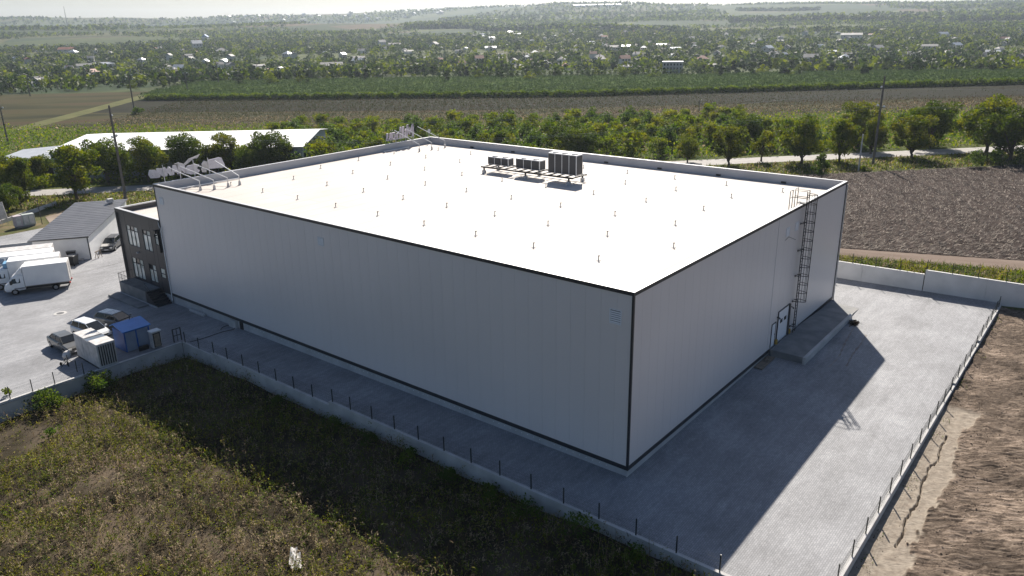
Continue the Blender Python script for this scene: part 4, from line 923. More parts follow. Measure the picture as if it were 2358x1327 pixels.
cb = empty('meter_cabinet', (-7.15, 45.75, Pz(-7, 45.7)), 0, 'narrow white cabinet with brown door between blue cabin and wall corner', 'cabinet')
MB().bbox(-.42, .42, -.30, .30, .1, 1.62, .02).build('casing', M['whited'], cb); MB().bbox(-.48, .48, -.38, .34, 1.62, 1.72, .03).build('cap', M['white'], cb)
MB().box(-.34, .34, -.33, -.303, .15, 1.5).build('frame', M['black'], cb); MB().box(-.26, .26, -.345, -.332, .2, 1.42).build('door', M['wood'], cb)
mw = empty('cement_mixer', (-13.8, 48.9, Pz(-14, 49)), R(40), 'small dark cement mixer standing left of the white generator box', 'cement mixer')
MB().tube([(0, 0, .55), (.1, 0, .62), (.32, 0, .78), (.5, 0, .9), (.56, 0, .95)], [.18, .30, .34, .24, .2], 14).build('drum', M['whited'], mw)
MB().tube([(-.35, -.3, 0), (0, 0, .55), (-.35, .3, 0)], .025, 5).tube([(.4, -.25, 0), (.1, 0, .5), (.4, .25, 0)], .025, 5).tube([(-.35, 0, .2), (-1.4, -.2, .1)], .02, 5).build('stand', M['black'], mw)
wheel(mw, -.35, .3, .16, .06); wheel(mw, -.35, -.3, .16, .06)

# ---------------------------------------------------------------- slate roofed shed, kerb wall, utility boxes
sh = empty('shed', (2.4, 80.7, 0), 0, 'white shed with a dark slate grey sloping metal roof behind the truck row', 'building')
e1 = Vector((.695, .719)); e2 = Vector((-.735, .678)); LL, WWD = 15.0, 6.6
def sp(u, v, z): return (e1.x * u + e2.x * v, e1.y * u + e2.y * v, z)
zf0, zfl = 2.55, 2.35; zb0, zbl = 4.0, 3.8
MB().hexa([sp(0, 0, -1), sp(LL, 0, -1), sp(LL, WWD, -1), sp(0, WWD, -1), sp(0, 0, zf0 - .02), sp(LL, 0, zb0 - .02), sp(LL, WWD, zbl - .02), sp(0, WWD, zfl - .02)]).build('walls', M['white'], sh)
rs = MB(); nsm = 20
for i in range(nsm):
    u0, u1 = -.35 + (LL + .5) * i / nsm, -.35 + (LL + .5) * (i + 1) / nsm; z0, z1 = lerp(zf0, zb0, u0 / LL), lerp(zf0, zb0, u1 / LL)
    g0 = .0; MB().hexa([sp(u0, -.3, z0), sp(u1 - .02, -.3, z1), sp(u1 - .02, WWD + .35, z1 - .2), sp(u0, WWD + .35, z0 - .2), sp(u0, -.3, z0 + .072), sp(u1 - .02, -.3, z1 + .05), sp(u1 - .02, WWD + .35, z1 - .15), sp(u0, WWD + .35, z0 - .128)]).build('roof_sheet', M['shedroof'], sh)
MB().hexa([sp(-.36, -.32, zf0 - .12), sp(-.30, -.32, zf0 - .12), sp(-.30, WWD + .37, zfl - .12), sp(-.36, WWD + .37, zfl - .12), sp(-.36, -.32, zf0 + .06), sp(-.30, -.32, zf0 + .06), sp(-.30, WWD + .37, zfl - .13 + .06), sp(-.36, WWD + .37, zfl - .13 + .06)]).build('gutter', M['black'], sh)
MB().box(-.08, .03, -.1, .02, -1, zf0 - .05).build('corner_trim', M['black'], sh)
vent = MB().bbox(-.4, .4, -.3, .3, 0, .5, .05).build('roof_box', M['whited'], sh); vent.location = sp(13.6, 1.6, 4.02)
seg_wall('kerb_wall', (-46, 118), (.6, 93.6), [(0, 52.5, .15)], -1.2, .22, 'long low white kerb wall between the truck yard and the lawn at left')
seg_wall('kerb_wall', (-12, 104.5), (2.8, 112.6), [(0, 16.8, -.1)], -1.4, .2, 'white edging wall behind the utility boxes')
seg_wall('kerb_wall', (2.9, 112.7), (14, 120), [(0, 13.2, -.15)], -1.4, .2, 'pale edging wall beside the gravel patch under the walnut tree')
grid('gravel_patch', lambda s, t: (lerp(6.2 + 2.6 * s, 15.7 + 9 * s, t), lerp(101.5 + 9.8 * s, 98 + 18.5 * s, t)), lin(0, 1, 12), lin(0, 1, 12), lambda x, y: Gz(x, y) + .0, M['dirt'], label='pale gravel and sand patch behind the slate roofed shed')
ub = empty('utility_cabinet', (4.5, 107.2, Gz(4.5, 107)), R(-8), 'pair of pale green and mauve electrical cabinets on the lawn', 'cabinet')
M['ubg'] = mat('pale_green_paint', (.34, .38, .35), (.42, .45, .42), 1, .6); M['ubm'] = mat('mauve_paint', (.42, .36, .38), (.48, .42, .44), 1, .6)
MB().bbox(-1.5, -.35, -.5, .5, .2, 1.75, .04).build('left_cabinet', M['ubm'], ub); MB().bbox(-.33, 1.3, -.5, .5, .2, 1.8, .04).build('right_cabinet', M['ubg'], ub)
MB().box(-1.4, 1.2, -.4, .4, -.2, .2).build('base', M['concd'], ub)
for x in (-.9, .1, .85): MB().box(x - .3, x + .3, -.53, -.505, .35, 1.6).build('door', M['whited'], ub)
tw = empty('sign_board', (3.1, 111.3, Gz(3, 111)), R(-30), 'tilted whitish board on posts behind the utility cabinets', 'sign')
MB().hexa([(-.5, -.06, .9), (.5, -.06, .9), (.5, .06, .9), (-.5, .06, .9), (-.75, -.06, 3.4), (.25, -.06, 3.5), (.25, .06, 3.5), (-.75, .06, 3.4)]).build('board', M['whited'], tw)
for x in (-.4, .4): MB().tube([(x, 0, 0), (x, 0, 1)], .05, 6).build('post', M['galv'], tw)
lp = empty('lamp_post', (6.4, 106.2, Gz(6, 106)), 0, 'thin dark post beside the utility cabinets', 'post'); MB().tube([(0, 0, 0), (0, 0, 3.6)], .05, 6).build('shaft', M['black'], lp); MB().box(-.12, .12, -.1, .1, 3.6, 3.75).build('head', M['black'], lp)

# ---------------------------------------------------------------- neighbouring white roofed hall
nb = empty('neighbour_hall', (0, 0, 0), 0, 'long low hall with a plain white metal roof beyond the road', 'building')
A_, B_ = Vector((23.7, 146.3)), Vector((56.85, 108.4)); d1 = (B_ - A_).normalized(); d2 = Vector((-d1.y, d1.x)); 
if d2.x * .745 + d2.y * .667 < 0: d2 = -d2
NL = (B_ - A_).length; HD = 17.0
def np_(u, v, z): p = A_ + d1 * u + d2 * v; return (p.x, p.y, z)
ez, rz_ = 4.6, 5.6
MB().add([np_(.4, .4, -1.5), np_(NL - .6, .4, -1.5), np_(NL - .6, 1.5 * HD - .4, -1.5), np_(.4, 1.5 * HD - .4, -1.5), np_(.4, .4, ez - .02), np_(NL - .6, .4, ez - .02), np_(NL - .6, 1.5 * HD - .4, ez - .02), np_(.4, 1.5 * HD - .4, ez - .02), np_(.4, HD, rz_ - .1), np_(NL - .6, HD, rz_ - .1)],
         [(0, 1, 5, 4), (1, 2, 6, 9, 5), (2, 3, 7, 6), (3, 0, 4, 8, 7)]).build('walls', M['lblue'], nb).data.materials[0] = mat('pale_grey_wall', (.33, .35, .37), (.38, .40, .42), .5, .7)
for i in range(24):
    u0, u1 = NL * i / 24, NL * (i + 1) / 24
    MB().hexa([np_(u0, -.4, ez - .1), np_(u1 - .02, -.4, ez - .1), np_(u1 - .02, HD, rz_), np_(u0, HD, rz_), np_(u0, -.4, ez), np_(u1 - .02, -.4, ez), np_(u1 - .02, HD, rz_ + .1), np_(u0, HD, rz_ + .1)]).build('roof_sheet', M['wroof'], nb)
MB().hexa([np_(0, HD + .01, rz_), np_(NL, HD + .01, rz_), np_(NL, 1.5 * HD + .4, ez), np_(0, 1.5 * HD + .4, ez), np_(0, HD + .01, rz_ + .1), np_(NL, HD + .01, rz_ + .1), np_(NL, 1.5 * HD + .4, ez + .1), np_(0, 1.5 * HD + .4, ez + .1)]).build('roof_sheet', M['wroof'], nb)
for u in (NL - 8, ):
    MB().hexa([np_(u, .37, -.9), np_(u + 5.6, .37, -.9), np_(u + 5.6, .45, -.9), np_(u, .45, -.9), np_(u, .37, 3.3), np_(u + 5.6, .37, 3.3), np_(u + 5.6, .45, 3.3), np_(u, .45, 3.3)]).build('roller_door', M['cdark'], nb)
for k_ in range(5): MB().hexa([np_(NL - 8, .34, -.6 + k_ * .8), np_(NL - 2.4, .34, -.6 + k_ * .8), np_(NL - 2.4, .369, -.6 + k_ * .8), np_(NL - 8, .369, -.6 + k_ * .8), np_(NL - 8, .34, -.5 + k_ * .8), np_(NL - 2.4, .34, -.5 + k_ * .8), np_(NL - 2.4, .369, -.5 + k_ * .8), np_(NL - 8, .369, -.5 + k_ * .8)]).build('door_rib', M['grey'], nb)
for k_ in range(6): MB().hexa([np_(NL - .6, 2 + k_ * 2.5, 1.5), np_(NL - .56, 2 + k_ * 2.5, 1.5), np_(NL - .56, 3.5 + k_ * 2.5, 1.5), np_(NL - .6, 3.5 + k_ * 2.5, 1.5), np_(NL - .6, 2 + k_ * 2.5, 3), np_(NL - .56, 2 + k_ * 2.5, 3), np_(NL - .56, 3.5 + k_ * 2.5, 3), np_(NL - .6, 3.5 + k_ * 2.5, 3)]).build('window', M['glass'], nb)
le = empty('lean_to', (0, 0, 0), 0, 'flat grey roofed lean to at the left end of the white roofed hall', 'building')
MB().hexa([np_(-13, 1, 2.2), np_(-.1, 1, 2.9), np_(-.1, 15, 3.9), np_(-13, 15, 2.9), np_(-13, 1, 2.35), np_(-.1, 1, 3.05), np_(-.1, 15, 4.05), np_(-13, 15, 3.05)]).build('roof', mat('grey_roof_sheet', (.33, .35, .38), (.40, .42, .45), .4, .45), le)
MB().hexa([np_(-12.6, 1.4, -2), np_(-.1, 1.4, -2), np_(-.1, 14.6, -2), np_(-12.6, 14.6, -2), np_(-12.6, 1.4, 2.19), np_(-.1, 1.4, 2.86), np_(-.1, 14.6, 3.86), np_(-12.6, 14.6, 2.88)]).build('walls', M['dark_trim'], le)

# ---------------------------------------------------------------- power poles and lines
def pole(x, y, h, lab, r0=.22, r1=.14, arms=((.4, 1.1),), ins=True, z=None, rz=0, m='pole'):
    z = T(x, y) if z is None else z
    r = empty('power_pole', (x, y, z), rz, lab, 'power pole', 'poles of the power line')
    MB().tube([(0, 0, -.5), (0, 0, h)], [r0, r1], 8).build('shaft', M[m], r)
    for dz, wd in arms:
        a = MB().box(-wd, wd, -.06, .06, h - dz - .1, h - dz).build('cross_arm', M['black'], r)
        for s_ in (-1, 1) if wd > .5 else (1,):
            q = MB(); q.tube([(s_ * wd, 0, h - dz), (s_ * wd, 0, h - dz + .1), (s_ * wd, 0, h - dz + .3)], [.18, .24, .14], 8) if ins else q.tube([(s_ * wd, 0, h - dz), (s_ * wd, 0, h - dz + .25)], .06, 6)
            q.build('insulator', M['porcelain'], a)
    return r
LD = math.atan2(-.745, .667)
pole(22.6, 113.3, 15.9, 'tall dark concrete power pole between the walnut trees at left', .26, .16, ((5.2, .9), (1.8, .35)), True, Gz(22.6, 113), LD + R(90))
pole(111.6, 15.8, 15.3, 'tall dark power pole with bright white insulators at right', .24, .15, ((5.2, 1.1), (2.0, .5)), True, None, LD + R(90))
pole(103.2, 15.9, 6.3, 'short thin pale concrete pole left of the tall right pole', .14, .10, (), False, None, 0, 'conc')
pole(38.3, 210.1, 10.5, 'leaning looking dark pole at the left picture edge', .24, .15, ((1.0, .6),), True, None, 0)
pole(92.9, 252.3, 13.8, 'dark power pole in the olive field with a small bush at its foot', .26, .16, ((.8, 1.0), (2.2, 1.2)), True, None, LD)
pole(143.8, 307.4, 9.4, 'distant pole at the front of the tall crop strip', .25, .16, ((.6, .8),), True, None, LD)
pole(105.2, 374.5, 8.5, 'pair of distant pale posts left of the crop strip', .25, .18, ((.6, .9), (2.2, .9)), True, None, LD)
pole(178.5, 339.7, 12, 'distant pole standing behind the green crop strip', .28, .18, ((.6, 1.0), (2.4, 1.0)), True, None, LD)
pole(232, 292, 12, 'far pole in the middle distance behind the crop strip', .22, .16, ((.6, 1.0),), True, None, LD)
pole(163, 75, 5.2, 'thin pole by the road behind the condenser units', .11, .09, ((.2, .5),), False, None, LD)
mst = empty('radio_mast', (1035, 2560, T(1035, 2560)), 0, 'very distant thin lattice mast on the left horizon', 'mast')
MB().tube([(0, 0, 0), (0, 0, 62)], [1.6, .5], 4).build('tower', M['pole'], mst)
def wire(a, b, sag, lab, r=.009):
    pts = [(lerp(a[0], b[0], t), lerp(a[1], b[1], t), lerp(a[2], b[2], t) - sag * 4 * t * (1 - t)) for t in lin(0, 1, 14)]
    MB().tube(pts, r, 4, caps=False).build('power_line', M['galv'], label=lab, cat='power line', group='power lines along the road')
for dz, off in ((5.1, 1.0), (5.1, -1.0), (2.0, .4)):
    p1 = Vector((111.6 + off * .7, 15.8 + off * .6, T(111, 15.8) + 15.3 - dz)); p3 = Vector((22.6 + off * .7, 113.3 + off * .6, Gz(22, 113) + 15.9 - dz)); p4 = Vector((170, -52, 18 - dz))
    wire(p1, p3, 3.0, 'thin pale power line crossing the orchard between the two tall poles'); wire(p1, p4, 1.2, 'thin pale power line leaving the right picture edge')

# ---------------------------------------------------------------- foliage materials
def leafmat(name, a, b, c, sc_=.6, tr=.45, randv=.12):
    return mat(name, a, b, sc_, .6, c3=c, trans=tr, randv=randv, spec=.12, detail=4, contrast=(.34, .66))
M['walnut'] = leafmat('walnut_leaves', (.045, .075, .006), (.20, .20, .008), (.095, .125, .007), .45)
M['walnut_o'] = leafmat('autumn_walnut_leaves', (.050, .075, .008), (.145, .14, .014), (.09, .11, .010), .5)
M['walnut_d'] = leafmat('dark_walnut_leaves', (.030, .055, .006), (.11, .135, .009), (.055, .082, .007), .5)
M['pear'] = leafmat('orchard_leaves', (.060, .105, .010), (.20, .20, .016), (.115, .15, .012), .3)
M['bush'] = leafmat('bush_leaves', (.045, .08, .014), (.11, .15, .022), (.07, .11, .018), .8)
M['vil'] = leafmat('village_leaves', (.018, .038, .007), (.056, .080, .012), (.032, .054, .009), .05, .35, .3)
M['vil3'] = leafmat('village_dark_leaves', (.012, .026, .008), (.030, .048, .010), (.02, .036, .009), .05, .2, .3)
M['vil2'] = leafmat('village_pale_leaves', (.06, .092, .008), (.155, .175, .012), (.10, .13, .010), .05, .4, .3)
M['cropf'] = leafmat('crop_front_leaves', (.05, .085, .010), (.12, .155, .018), (.08, .115, .013), .3, .45, 0)
M['crop'] = leafmat('tall_crop_leaves', (.065, .100, .038), (.100, .135, .050), (.082, .118, .044), .12, .16, 0)
for nd_ in M['crop'].node_tree.nodes:
    if nd_.type == 'BSDF_PRINCIPLED': nd_.inputs['Specular IOR Level'].default_value = 0; nd_.inputs['Roughness'].default_value = 1

def crown(N, h, rx, z0, lobes, r_, leaf, bare=.0, k=0):
    """leaf positions spread through several lobes, denser to their shells"""
    P = []; 
    L_ = []
    for i in range(lobes):
        a = r_.uniform(0, 2 * math.pi); q = r_.uniform(.12, .92) ** .8; zz = r_.uniform(.12, .90)
        env = math.sin(min(1, max(.05, zz)) * math.pi) ** .55
        L_.append((math.cos(a) * rx * q * env, math.sin(a) * rx * q * env, z0 + (h - z0) * zz, rx * r_.uniform(.17, .38)))
    L_.append((0, 0, z0 + (h - z0) * .55, rx * .55)); L_.append((r_.normal() * rx * .1, r_.normal() * rx * .1, z0 + (h - z0) * .86, rx * .36))
    wts = np.array([l[3] ** 2 for l in L_]); wts /= wts.sum(); idx = r_.choice(len(L_), N, p=wts); L_ = np.array(L_)
    d = r_.normal(size=(N, 3)); d /= np.linalg.norm(d, axis=1)[:, None]; rad = r_.beta(3.5, 1.3, N)[:, None] * L_[idx, 3][:, None]
    P = L_[idx, :3] + d * rad * np.array([1, 1, .85]); P[:, 2] = np.maximum(P[:, 2], z0 * .8)
    return P, leafcloud(P, leaf * r_.uniform(.6, 1.3, N), .62, 0, .2, r_), L_
def tree_meshes(seed, h, rx, z0, N, leaf, m, lobes=16):
    r_ = np.random.default_rng(seed); P, (V, F), L_ = crown(N, h, rx, z0, lobes, r_, leaf)
    cm_ = npmesh('crown', V, F, m)
    mb = MB(); tr = h * .028
    mb.tube([(0, 0, -.4), (.03 * h * r_.normal() * .3, 0, z0 * .6), (0, .02 * h * r_.normal(), z0 * 1.05), (0, 0, h * .62), (0, 0, h * .85)], [tr * 1.35, tr, tr * .85, tr * .5, tr * .15], 7)
    for l in L_[:min(len(L_) - 2, 11)]:
        s0 = z0 * r_.uniform(.75, 1.2); mid = Vector((l[0] * .45, l[1] * .45, s0 + (l[2] - s0) * .55)); mb.tube([(0, 0, s0), mid, (l[0] * .95, l[1] * .95, l[2])], [tr * .55, tr * .35, tr * .1], 5)
    return cm_, mb.mesh('trunk', M['bark'])
TM = {}
for i, (h, rx, z0, N, lf, m, lb) in enumerate([(8.6, 4.5, 1.1, 8500, .18, 'walnut', 30), (7.8, 3.6, 1.2, 6000, .175, 'walnut_o', 24), (8.2, 4.3, 1.0, 8000, .175, 'walnut_d', 28), (8.0, 3.6, 1.3, 6000, .175, 'walnut', 24),
                                       (5.5, 2.4, 1.2, 900, .22, 'walnut_o', 11), (3.6, 2.4, .1, 1300, .17, 'pear', 14), (3.2, 2.3, .1, 1100, .17, 'bush', 12), (3.8, 2.4, .1, 1200, .17, 'walnut_o', 14)]):
    TM[i] = tree_meshes(11 + i, h, rx, z0, N, lf, M[m], lb) + (h, rx)
def tree(name, x, y, k, h, label, z=None, group=None, wd=1.0, cat='tree', rz=None):
    cm_, tm_, h0, rx = TM[k]; s = h / h0; z = (Gz(x, y) if x < 46 and y < 116 else T(x, y)) if z is None else z
    r = empty(name, (x, y, z), random.uniform(0, 6.28) if rz is None else rz, label, cat, group)
    inst('crown', cm_, r, scale=(s * wd, s * wd, s)); inst('trunk', tm_, r, scale=(s, s, s)); return r
GR = 'walnut trees lining the country road'
RT = [  # x,y,kind,height,width factor,label
 (98.4, 45.7, 1, 4.8, 1.0, 'small sparse brownish tree leftmost beside the open road at right'),
 (97.7, 37.1, 1, 7.4, .95, 'narrow olive tree with a thin dark trunk, second by the open road'),
 (105.6, 34.1, 4, 5.8, .9, 'half bare leaning tree with thin forked stems by the road'),
 (106.2, 26.8, 0, 8.9, 1.0, 'broad yellow green walnut tree whose crown droops over the road'),
 (110.9, 21.5, 3, 7.7, 1.05, 'yellow green tree with clear trunk left of the tall right pole'),
 (122.6, 19.2, 1, 7.0, .8, 'thin ragged tree just behind the tall right pole'),
 (129.8, 23.7, 1, 9.2, 1.0, 'rusty brown tree across the road behind the tall right pole'),
 (120.2, 11.5, 1, 8.0, 1.1, 'olive brown round tree first to the right of the tall right pole'),
 (134.7, 11.5, 2, 9.0, 1.1, 'dark green tree across the road, between the olive one and the largest'),
 (132.8, 1.4, 0, 10.6, 1.15, 'largest walnut tree, tall bright green top, towards the right edge'),
 (124.4, -3.6, 2, 9.4, 1.1, 'dark full tree at the right picture edge'),
 (120.8, 43.3, 2, 6.6, 1.1, 'dark round tree behind the road left of the broad yellow green walnut'),
 (142, 16, 0, 7.0, 1.0, 'green tree between the two dark trees across the road at right'),
 (91, 66, 2, 6.6, 1.3, 'very dark dense tree beyond the far parapet, right of the tall condenser'),
 (96, 72, 2, 7.0, 1.2, 'dark tree behind the very dark dense one beyond the parapet'),
 (84, 80, 3, 6.0, 1.2, 'yellowish tree beyond the far parapet above the tall condenser'),
 (77, 90, 1, 5.6, 1.2, 'yellow brown tree beyond the parapet above the middle condenser'),
 (63, 112, 1, 5.2, 1.2, 'reddish brown tree beyond the parapet at the right end of the white hall'),
 (66.5, 117, 7, 5.0, 1.3, 'olive brown tree just right of the white roofed hall gable'),
 (18.0, 121.5, 3, 9.3, 1.18, 'yellow green walnut tree with clear trunk, in front of the road at left'),
 (13.4, 131.5, 3, 7.2, 1.1, 'light green tree left of the yellow green walnut'),
 (28.0, 131.5, 2, 8.6, 1.15, 'dark walnut tree left of the tall left pole'),
 (33.5, 126.5, 0, 8.6, 1.05, 'broad dark green walnut tree right of the tall left pole'),
 (39.8, 122.5, 2, 8.6, .95, 'sparse topped tree between two broad walnuts in front of the white hall'),
 (45.8, 119.0, 1, 8.2, 1.1, 'tree with brown autumn patches above the winged roof sign'),
 (51.6, 112.0, 2, 8.2, 1.15, 'dark green round tree nearest the roller door of the white hall'),
 (47.0, 111.5, 2, 6.4, 1.0, 'lower dark tree beside the roof sign letters'),
 (14.5, 146, 1, 7.0, 1.1, 'olive brown tree at the far left edge behind the road'),
 (20.3, 142, 3, 5.8, 1.2, 'yellowish low tree in front of the lean to roof'),
 (9.5, 150, 1, 6.8, 1.2, 'brownish tree on the left picture edge beyond the road'),
 (6.9, 120.8, 2, 4.6, 1.1, 'small dark tree at the left edge above the utility cabinets'),
 (9.4, 122.5, 4, 3.8, 1.0, 'small bright green sapling beside the tilted board')]
for x, y, k, h, wd, lab in RT: tree('walnut_tree', x, y, k, h, lab, None, GR, wd)
# orchard between road and fields
OR = 'fruit trees of the orchard beyond the road'
cnt = 0; r2 = random.Random(5)
for row in range(7):
    n_ = 113 + row * 9.5
    t = -62 + r2.uniform(0, 3)
    while t < 62:
        nn = n_ + r2.uniform(-1.2, 1.2) - .165 * t * (row / 7)
        if r2.random() < .93 and not (.9 < 0):
            x, y = tn(t, nn); k = r2.choice((5, 5, 6, 6, 7, 5)); tree('orchard_tree', x, y, k, r2.uniform(3.0, 5.0) * (1.15 if row == 0 else 1), 'low yellow green orchard tree in the rows beyond the road', T(x, y), OR, r2.uniform(.95, 1.3)); cnt += 1
        t += r2.uniform(4.2, 6.2)
for t, n_ in ((70, 116), (78, 122), (88, 118), (97, 124), (74, 132), (92, 138), (108, 130), (66, 141), (82, 146)):
    x, y = tn(t, n_); tree('orchard_tree', x, y, 5, r2.uniform(2.6, 3.6), 'scattered low green tree in the grass beyond the road at right', T(x, y), OR, 1.2)
# bushes
def bush(x, y, h, wd, lab, m='bush', z=None, N=700, lf=.16, name='bush', seed=3):
    r_ = np.random.default_rng(seed); P, (V, F), _ = crown(N, h, wd / 2, .05, 8, r_, lf)
    o = link(bpy.data.objects.new(name, npmesh('foliage', V, F, M[m]))); o.location = (x, y, (T(x, y) if z is None else z) - .05)
    return tag(o, lab, 'bush')
bush(95.2, 19.6, 4.2, 3.4, 'single round green bush just behind the far roof corner', seed=1, N=1200)
bush(115.9, 0, 2.9, 4.2, 'wide pale green bush between verge and ploughed field at right', seed=2)
bush(119.0, -2.0, 2.7, 3.6, 'second pale green bush right of the wide one', seed=4)
bush(122.8, -5.4, 3.0, 4.0, 'green bush at the right picture edge beside the ploughed field', seed=5)
bush(103.5, 15.2, 1.0, 1.4, 'small dry bush near the foot of the short pale pole', 'pear', seed=6, N=200)
bush(93.2, 251.5, 2.2, 5.0, 'dark bush at the foot of the pole in the olive field', seed=7, N=500, lf=.3)
bush(-17.6, 43.6, 1.5, 4.2, 'bright leafy weed bush against the left wall, lower one', 'bush', Fz(-17.6, 43.6), 1300, .10, 'weed_bush', 8)
bush(-13.6, 43.4, 1.7, 3.2, 'bright leafy weed bush against the left wall, upper one near the shadow', 'bush', Fz(-13.6, 43.4), 1100, .10, 'weed_bush', 9)
bush(-19.4, 46.2, .8, .9, 'small yellow ochre plant on the paving behind the left wall', 'pear', Pz(-19, 46), 200, .08, 'potted_plant', 10)
bush(-19.3, 38.8, .9, 1.6, 'small green weed clump at the left end of the field', 'bush', Fz(-19.3, 38.8), 260, .09, 'weed_bush', 12)
ORD = ['nearest the right bottom corner, the', 'second from the right bottom corner, the', 'third from the right bottom corner, the', 'fourth from the right, the', 'middle', 'fourth from the left, the', 'third from the left, the', 'second from the left, the', 'leftmost']
for i, (y, s_) in enumerate(((-4.0, 1.2), (-.6, 1.6), (3.2, 1.5), (6.4, 1.0), (9.8, 1.1), (13.2, 1.3), (17.8, 1.0), (21.5, 1.2), (28.5, 1.0))):
    bush(-5.95 - .2 * (i % 3), y, s_ * .9, s_ * 1.9, ORD[i] + ' green weed bush along the shaded front wall', 'bush', Fz(-6, y), 420, .085, 'weed_bush', 20 + i)['group'] = 'weed bushes along the front wall'
# fix labels: these are alike, one shared label is true of all

# ---------------------------------------------------------------- crop strip and field texture plants (stuff)
def stuff(name, me, label): return tag(link(bpy.data.objects.new(name, me)), label, kind='stuff')
def Tarr(XY): return np.array([T(x, y) for x, y in XY])
cs = grid('crop_canopy', lambda s, q: tm(lerp(edge_t(q) + 1, 440, s), q), lin(0, 1, 260), lin(264.6, 352, 60), lambda x, y: T(x, y) + 1.9 + .25 * math.sin(x * 1.7 + y * .9) * math.sin(y * 1.3), M['crop'], label='closed top of the tall green crop strip')
cs['kind'] = 'stuff'
N = 52000
q = rng.random(N) ** 1.25; mmv = 264 + q * 88; tmin = np.array([edge_t(v) for v in mmv]); tv = tmin + rng.random(N) * (330 - tmin)
mmv = 264 + np.round((mmv - 264) / 2.0) * 2.0 + rng.normal(0, .35, N)
nn_ = mmv - .165 * tv; X = .745 * nn_ + .667 * tv; Y = .667 * nn_ - .745 * tv
hz = np.where(mmv < 266.5, rng.random(N) * 2.5, 1.9 + rng.random(N) * .7)
P = np.c_[X, Y, Tarr(np.c_[X, Y]) + hz]; V, F = leafcloud(P, rng.uniform(.25, .55, N), .55, -.3)
N2 = 26000; m2 = rng.uniform(262.6, 265.6, N2); t2 = rng.uniform(-142, 330, N2); n2_ = m2 - .165 * t2; X2 = .745 * n2_ + .667 * t2; Y2 = .667 * n2_ - .745 * t2
V2, F2 = leafcloud(np.c_[X2, Y2, Tarr(np.c_[X2, Y2]) + rng.random(N2) ** .7 * (2.3 + .5 * np.sin(t2 * 1.1) * np.sin(t2 * .37))], rng.uniform(.25, .55, N2), .5, -.5)
stuff('crop_edge', npmesh('crop_edge', V2, F2, M['cropf']), 'brighter green front rows of the tall crop strip')
stuff('crop_strip', npmesh('crop_strip', V, F, M['crop']), 'long band of tall green crop across the valley floor')
# row of small trees behind the strip + poplar row : individuals
r3 = random.Random(11)
VM = []
for i in range(8):
    r_ = np.random.default_rng(100 + i); h = 6.5 + r_.uniform(-1.2, 1.8); P, (V, F), _ = crown(420, h, 2.9 + r_.uniform(-.5, 1.1), .3, 9, r_, .40)
    VM.append((npmesh('crown', V, F, M[('vil', 'vil2', 'vil3', 'vil')[i % 4]]), h))
pop = npmesh('crown', *leafcloud(np.c_[rng.normal(0, .45, 110), rng.normal(0, .45, 110), rng.uniform(.3, 5.5, 110)], rng.uniform(.3, .5, 110)), M['vil'])

def polar(Rr, B): return CAMX + Rr * math.cos(R(B)), CAMY + Rr * math.sin(R(B))
# ---------------------------------------------------------------- village houses
M['tin'] = mat('bright_tin_roof', (.36, .38, .40), (.48, .50, .52), .2, .38, metal=.4, randv=.15)
M['slate'] = mat('grey_fibre_roof', (.16, .155, .155), (.24, .235, .23), .2, .7, randv=.2)
M['tile'] = mat('red_tile_roof', (.20, .075, .045), (.28, .11, .07), .2, .7, randv=.2)
M['rblue'] = mat('blue_tin_roof', (.05, .16, .38), rough=.35)
M['plas'] = mat('village_plaster', (.50, .48, .44), (.60, .58, .54), .1, .85, randv=.25)
def house_meshes(L_, wd, h, rh, hip=False):
    wa = MB().box(-L_ / 2, L_ / 2, -wd / 2, wd / 2, -2.5, h)
    if not hip: wa.add([(-L_ / 2, -wd / 2, h), (-L_ / 2, wd / 2, h), (-L_ / 2, 0, h + rh * .97), (L_ / 2, -wd / 2, h), (L_ / 2, wd / 2, h), (L_ / 2, 0, h + rh * .97)], [(0, 2, 1), (3, 4, 5)])
    o = .4; i_ = wd / 2 if hip else -o
    ro = MB().add([(-L_ / 2 - o, -wd / 2 - o, h - .15), (L_ / 2 + o, -wd / 2 - o, h - .15), (L_ / 2 + o, wd / 2 + o, h - .15), (-L_ / 2 - o, wd / 2 + o, h - .15), (-L_ / 2 + i_, 0, h + rh), (L_ / 2 - i_, 0, h + rh)],
                  [(0, 1, 5, 4), (2, 3, 4, 5), (1, 2, 5), (3, 0, 4), (3, 2, 1, 0)])
    return wa, ro
HT = {}
for nm, (L_, wd, h, rh, hip) in {'a': (11, 8, 3.2, 2.6, False), 'b': (9, 7.5, 3.4, 2.4, True), 'c': (14, 7, 2.8, 1.8, False), 'd': (8, 7, 5.6, 2.6, False), 'e': (18, 9, 3.0, 1.6, False)}.items():
    wa, ro = house_meshes(L_, wd, h, rh, hip); HT[nm] = (wa.mesh('wall', M['plas']), {m: ro.mesh('roof', M[m]) for m in ('tin', 'slate', 'tile', 'rblue')}, L_, wd, h, rh)
winm = MB().box(-.5, .5, -.04, .04, 0, 1.3).mesh('window', M['glass'])
chm = MB().box(-.35, .35, -.35, .35, -1, 1.2).mesh('chimney', M['tile'])
HPOS = []
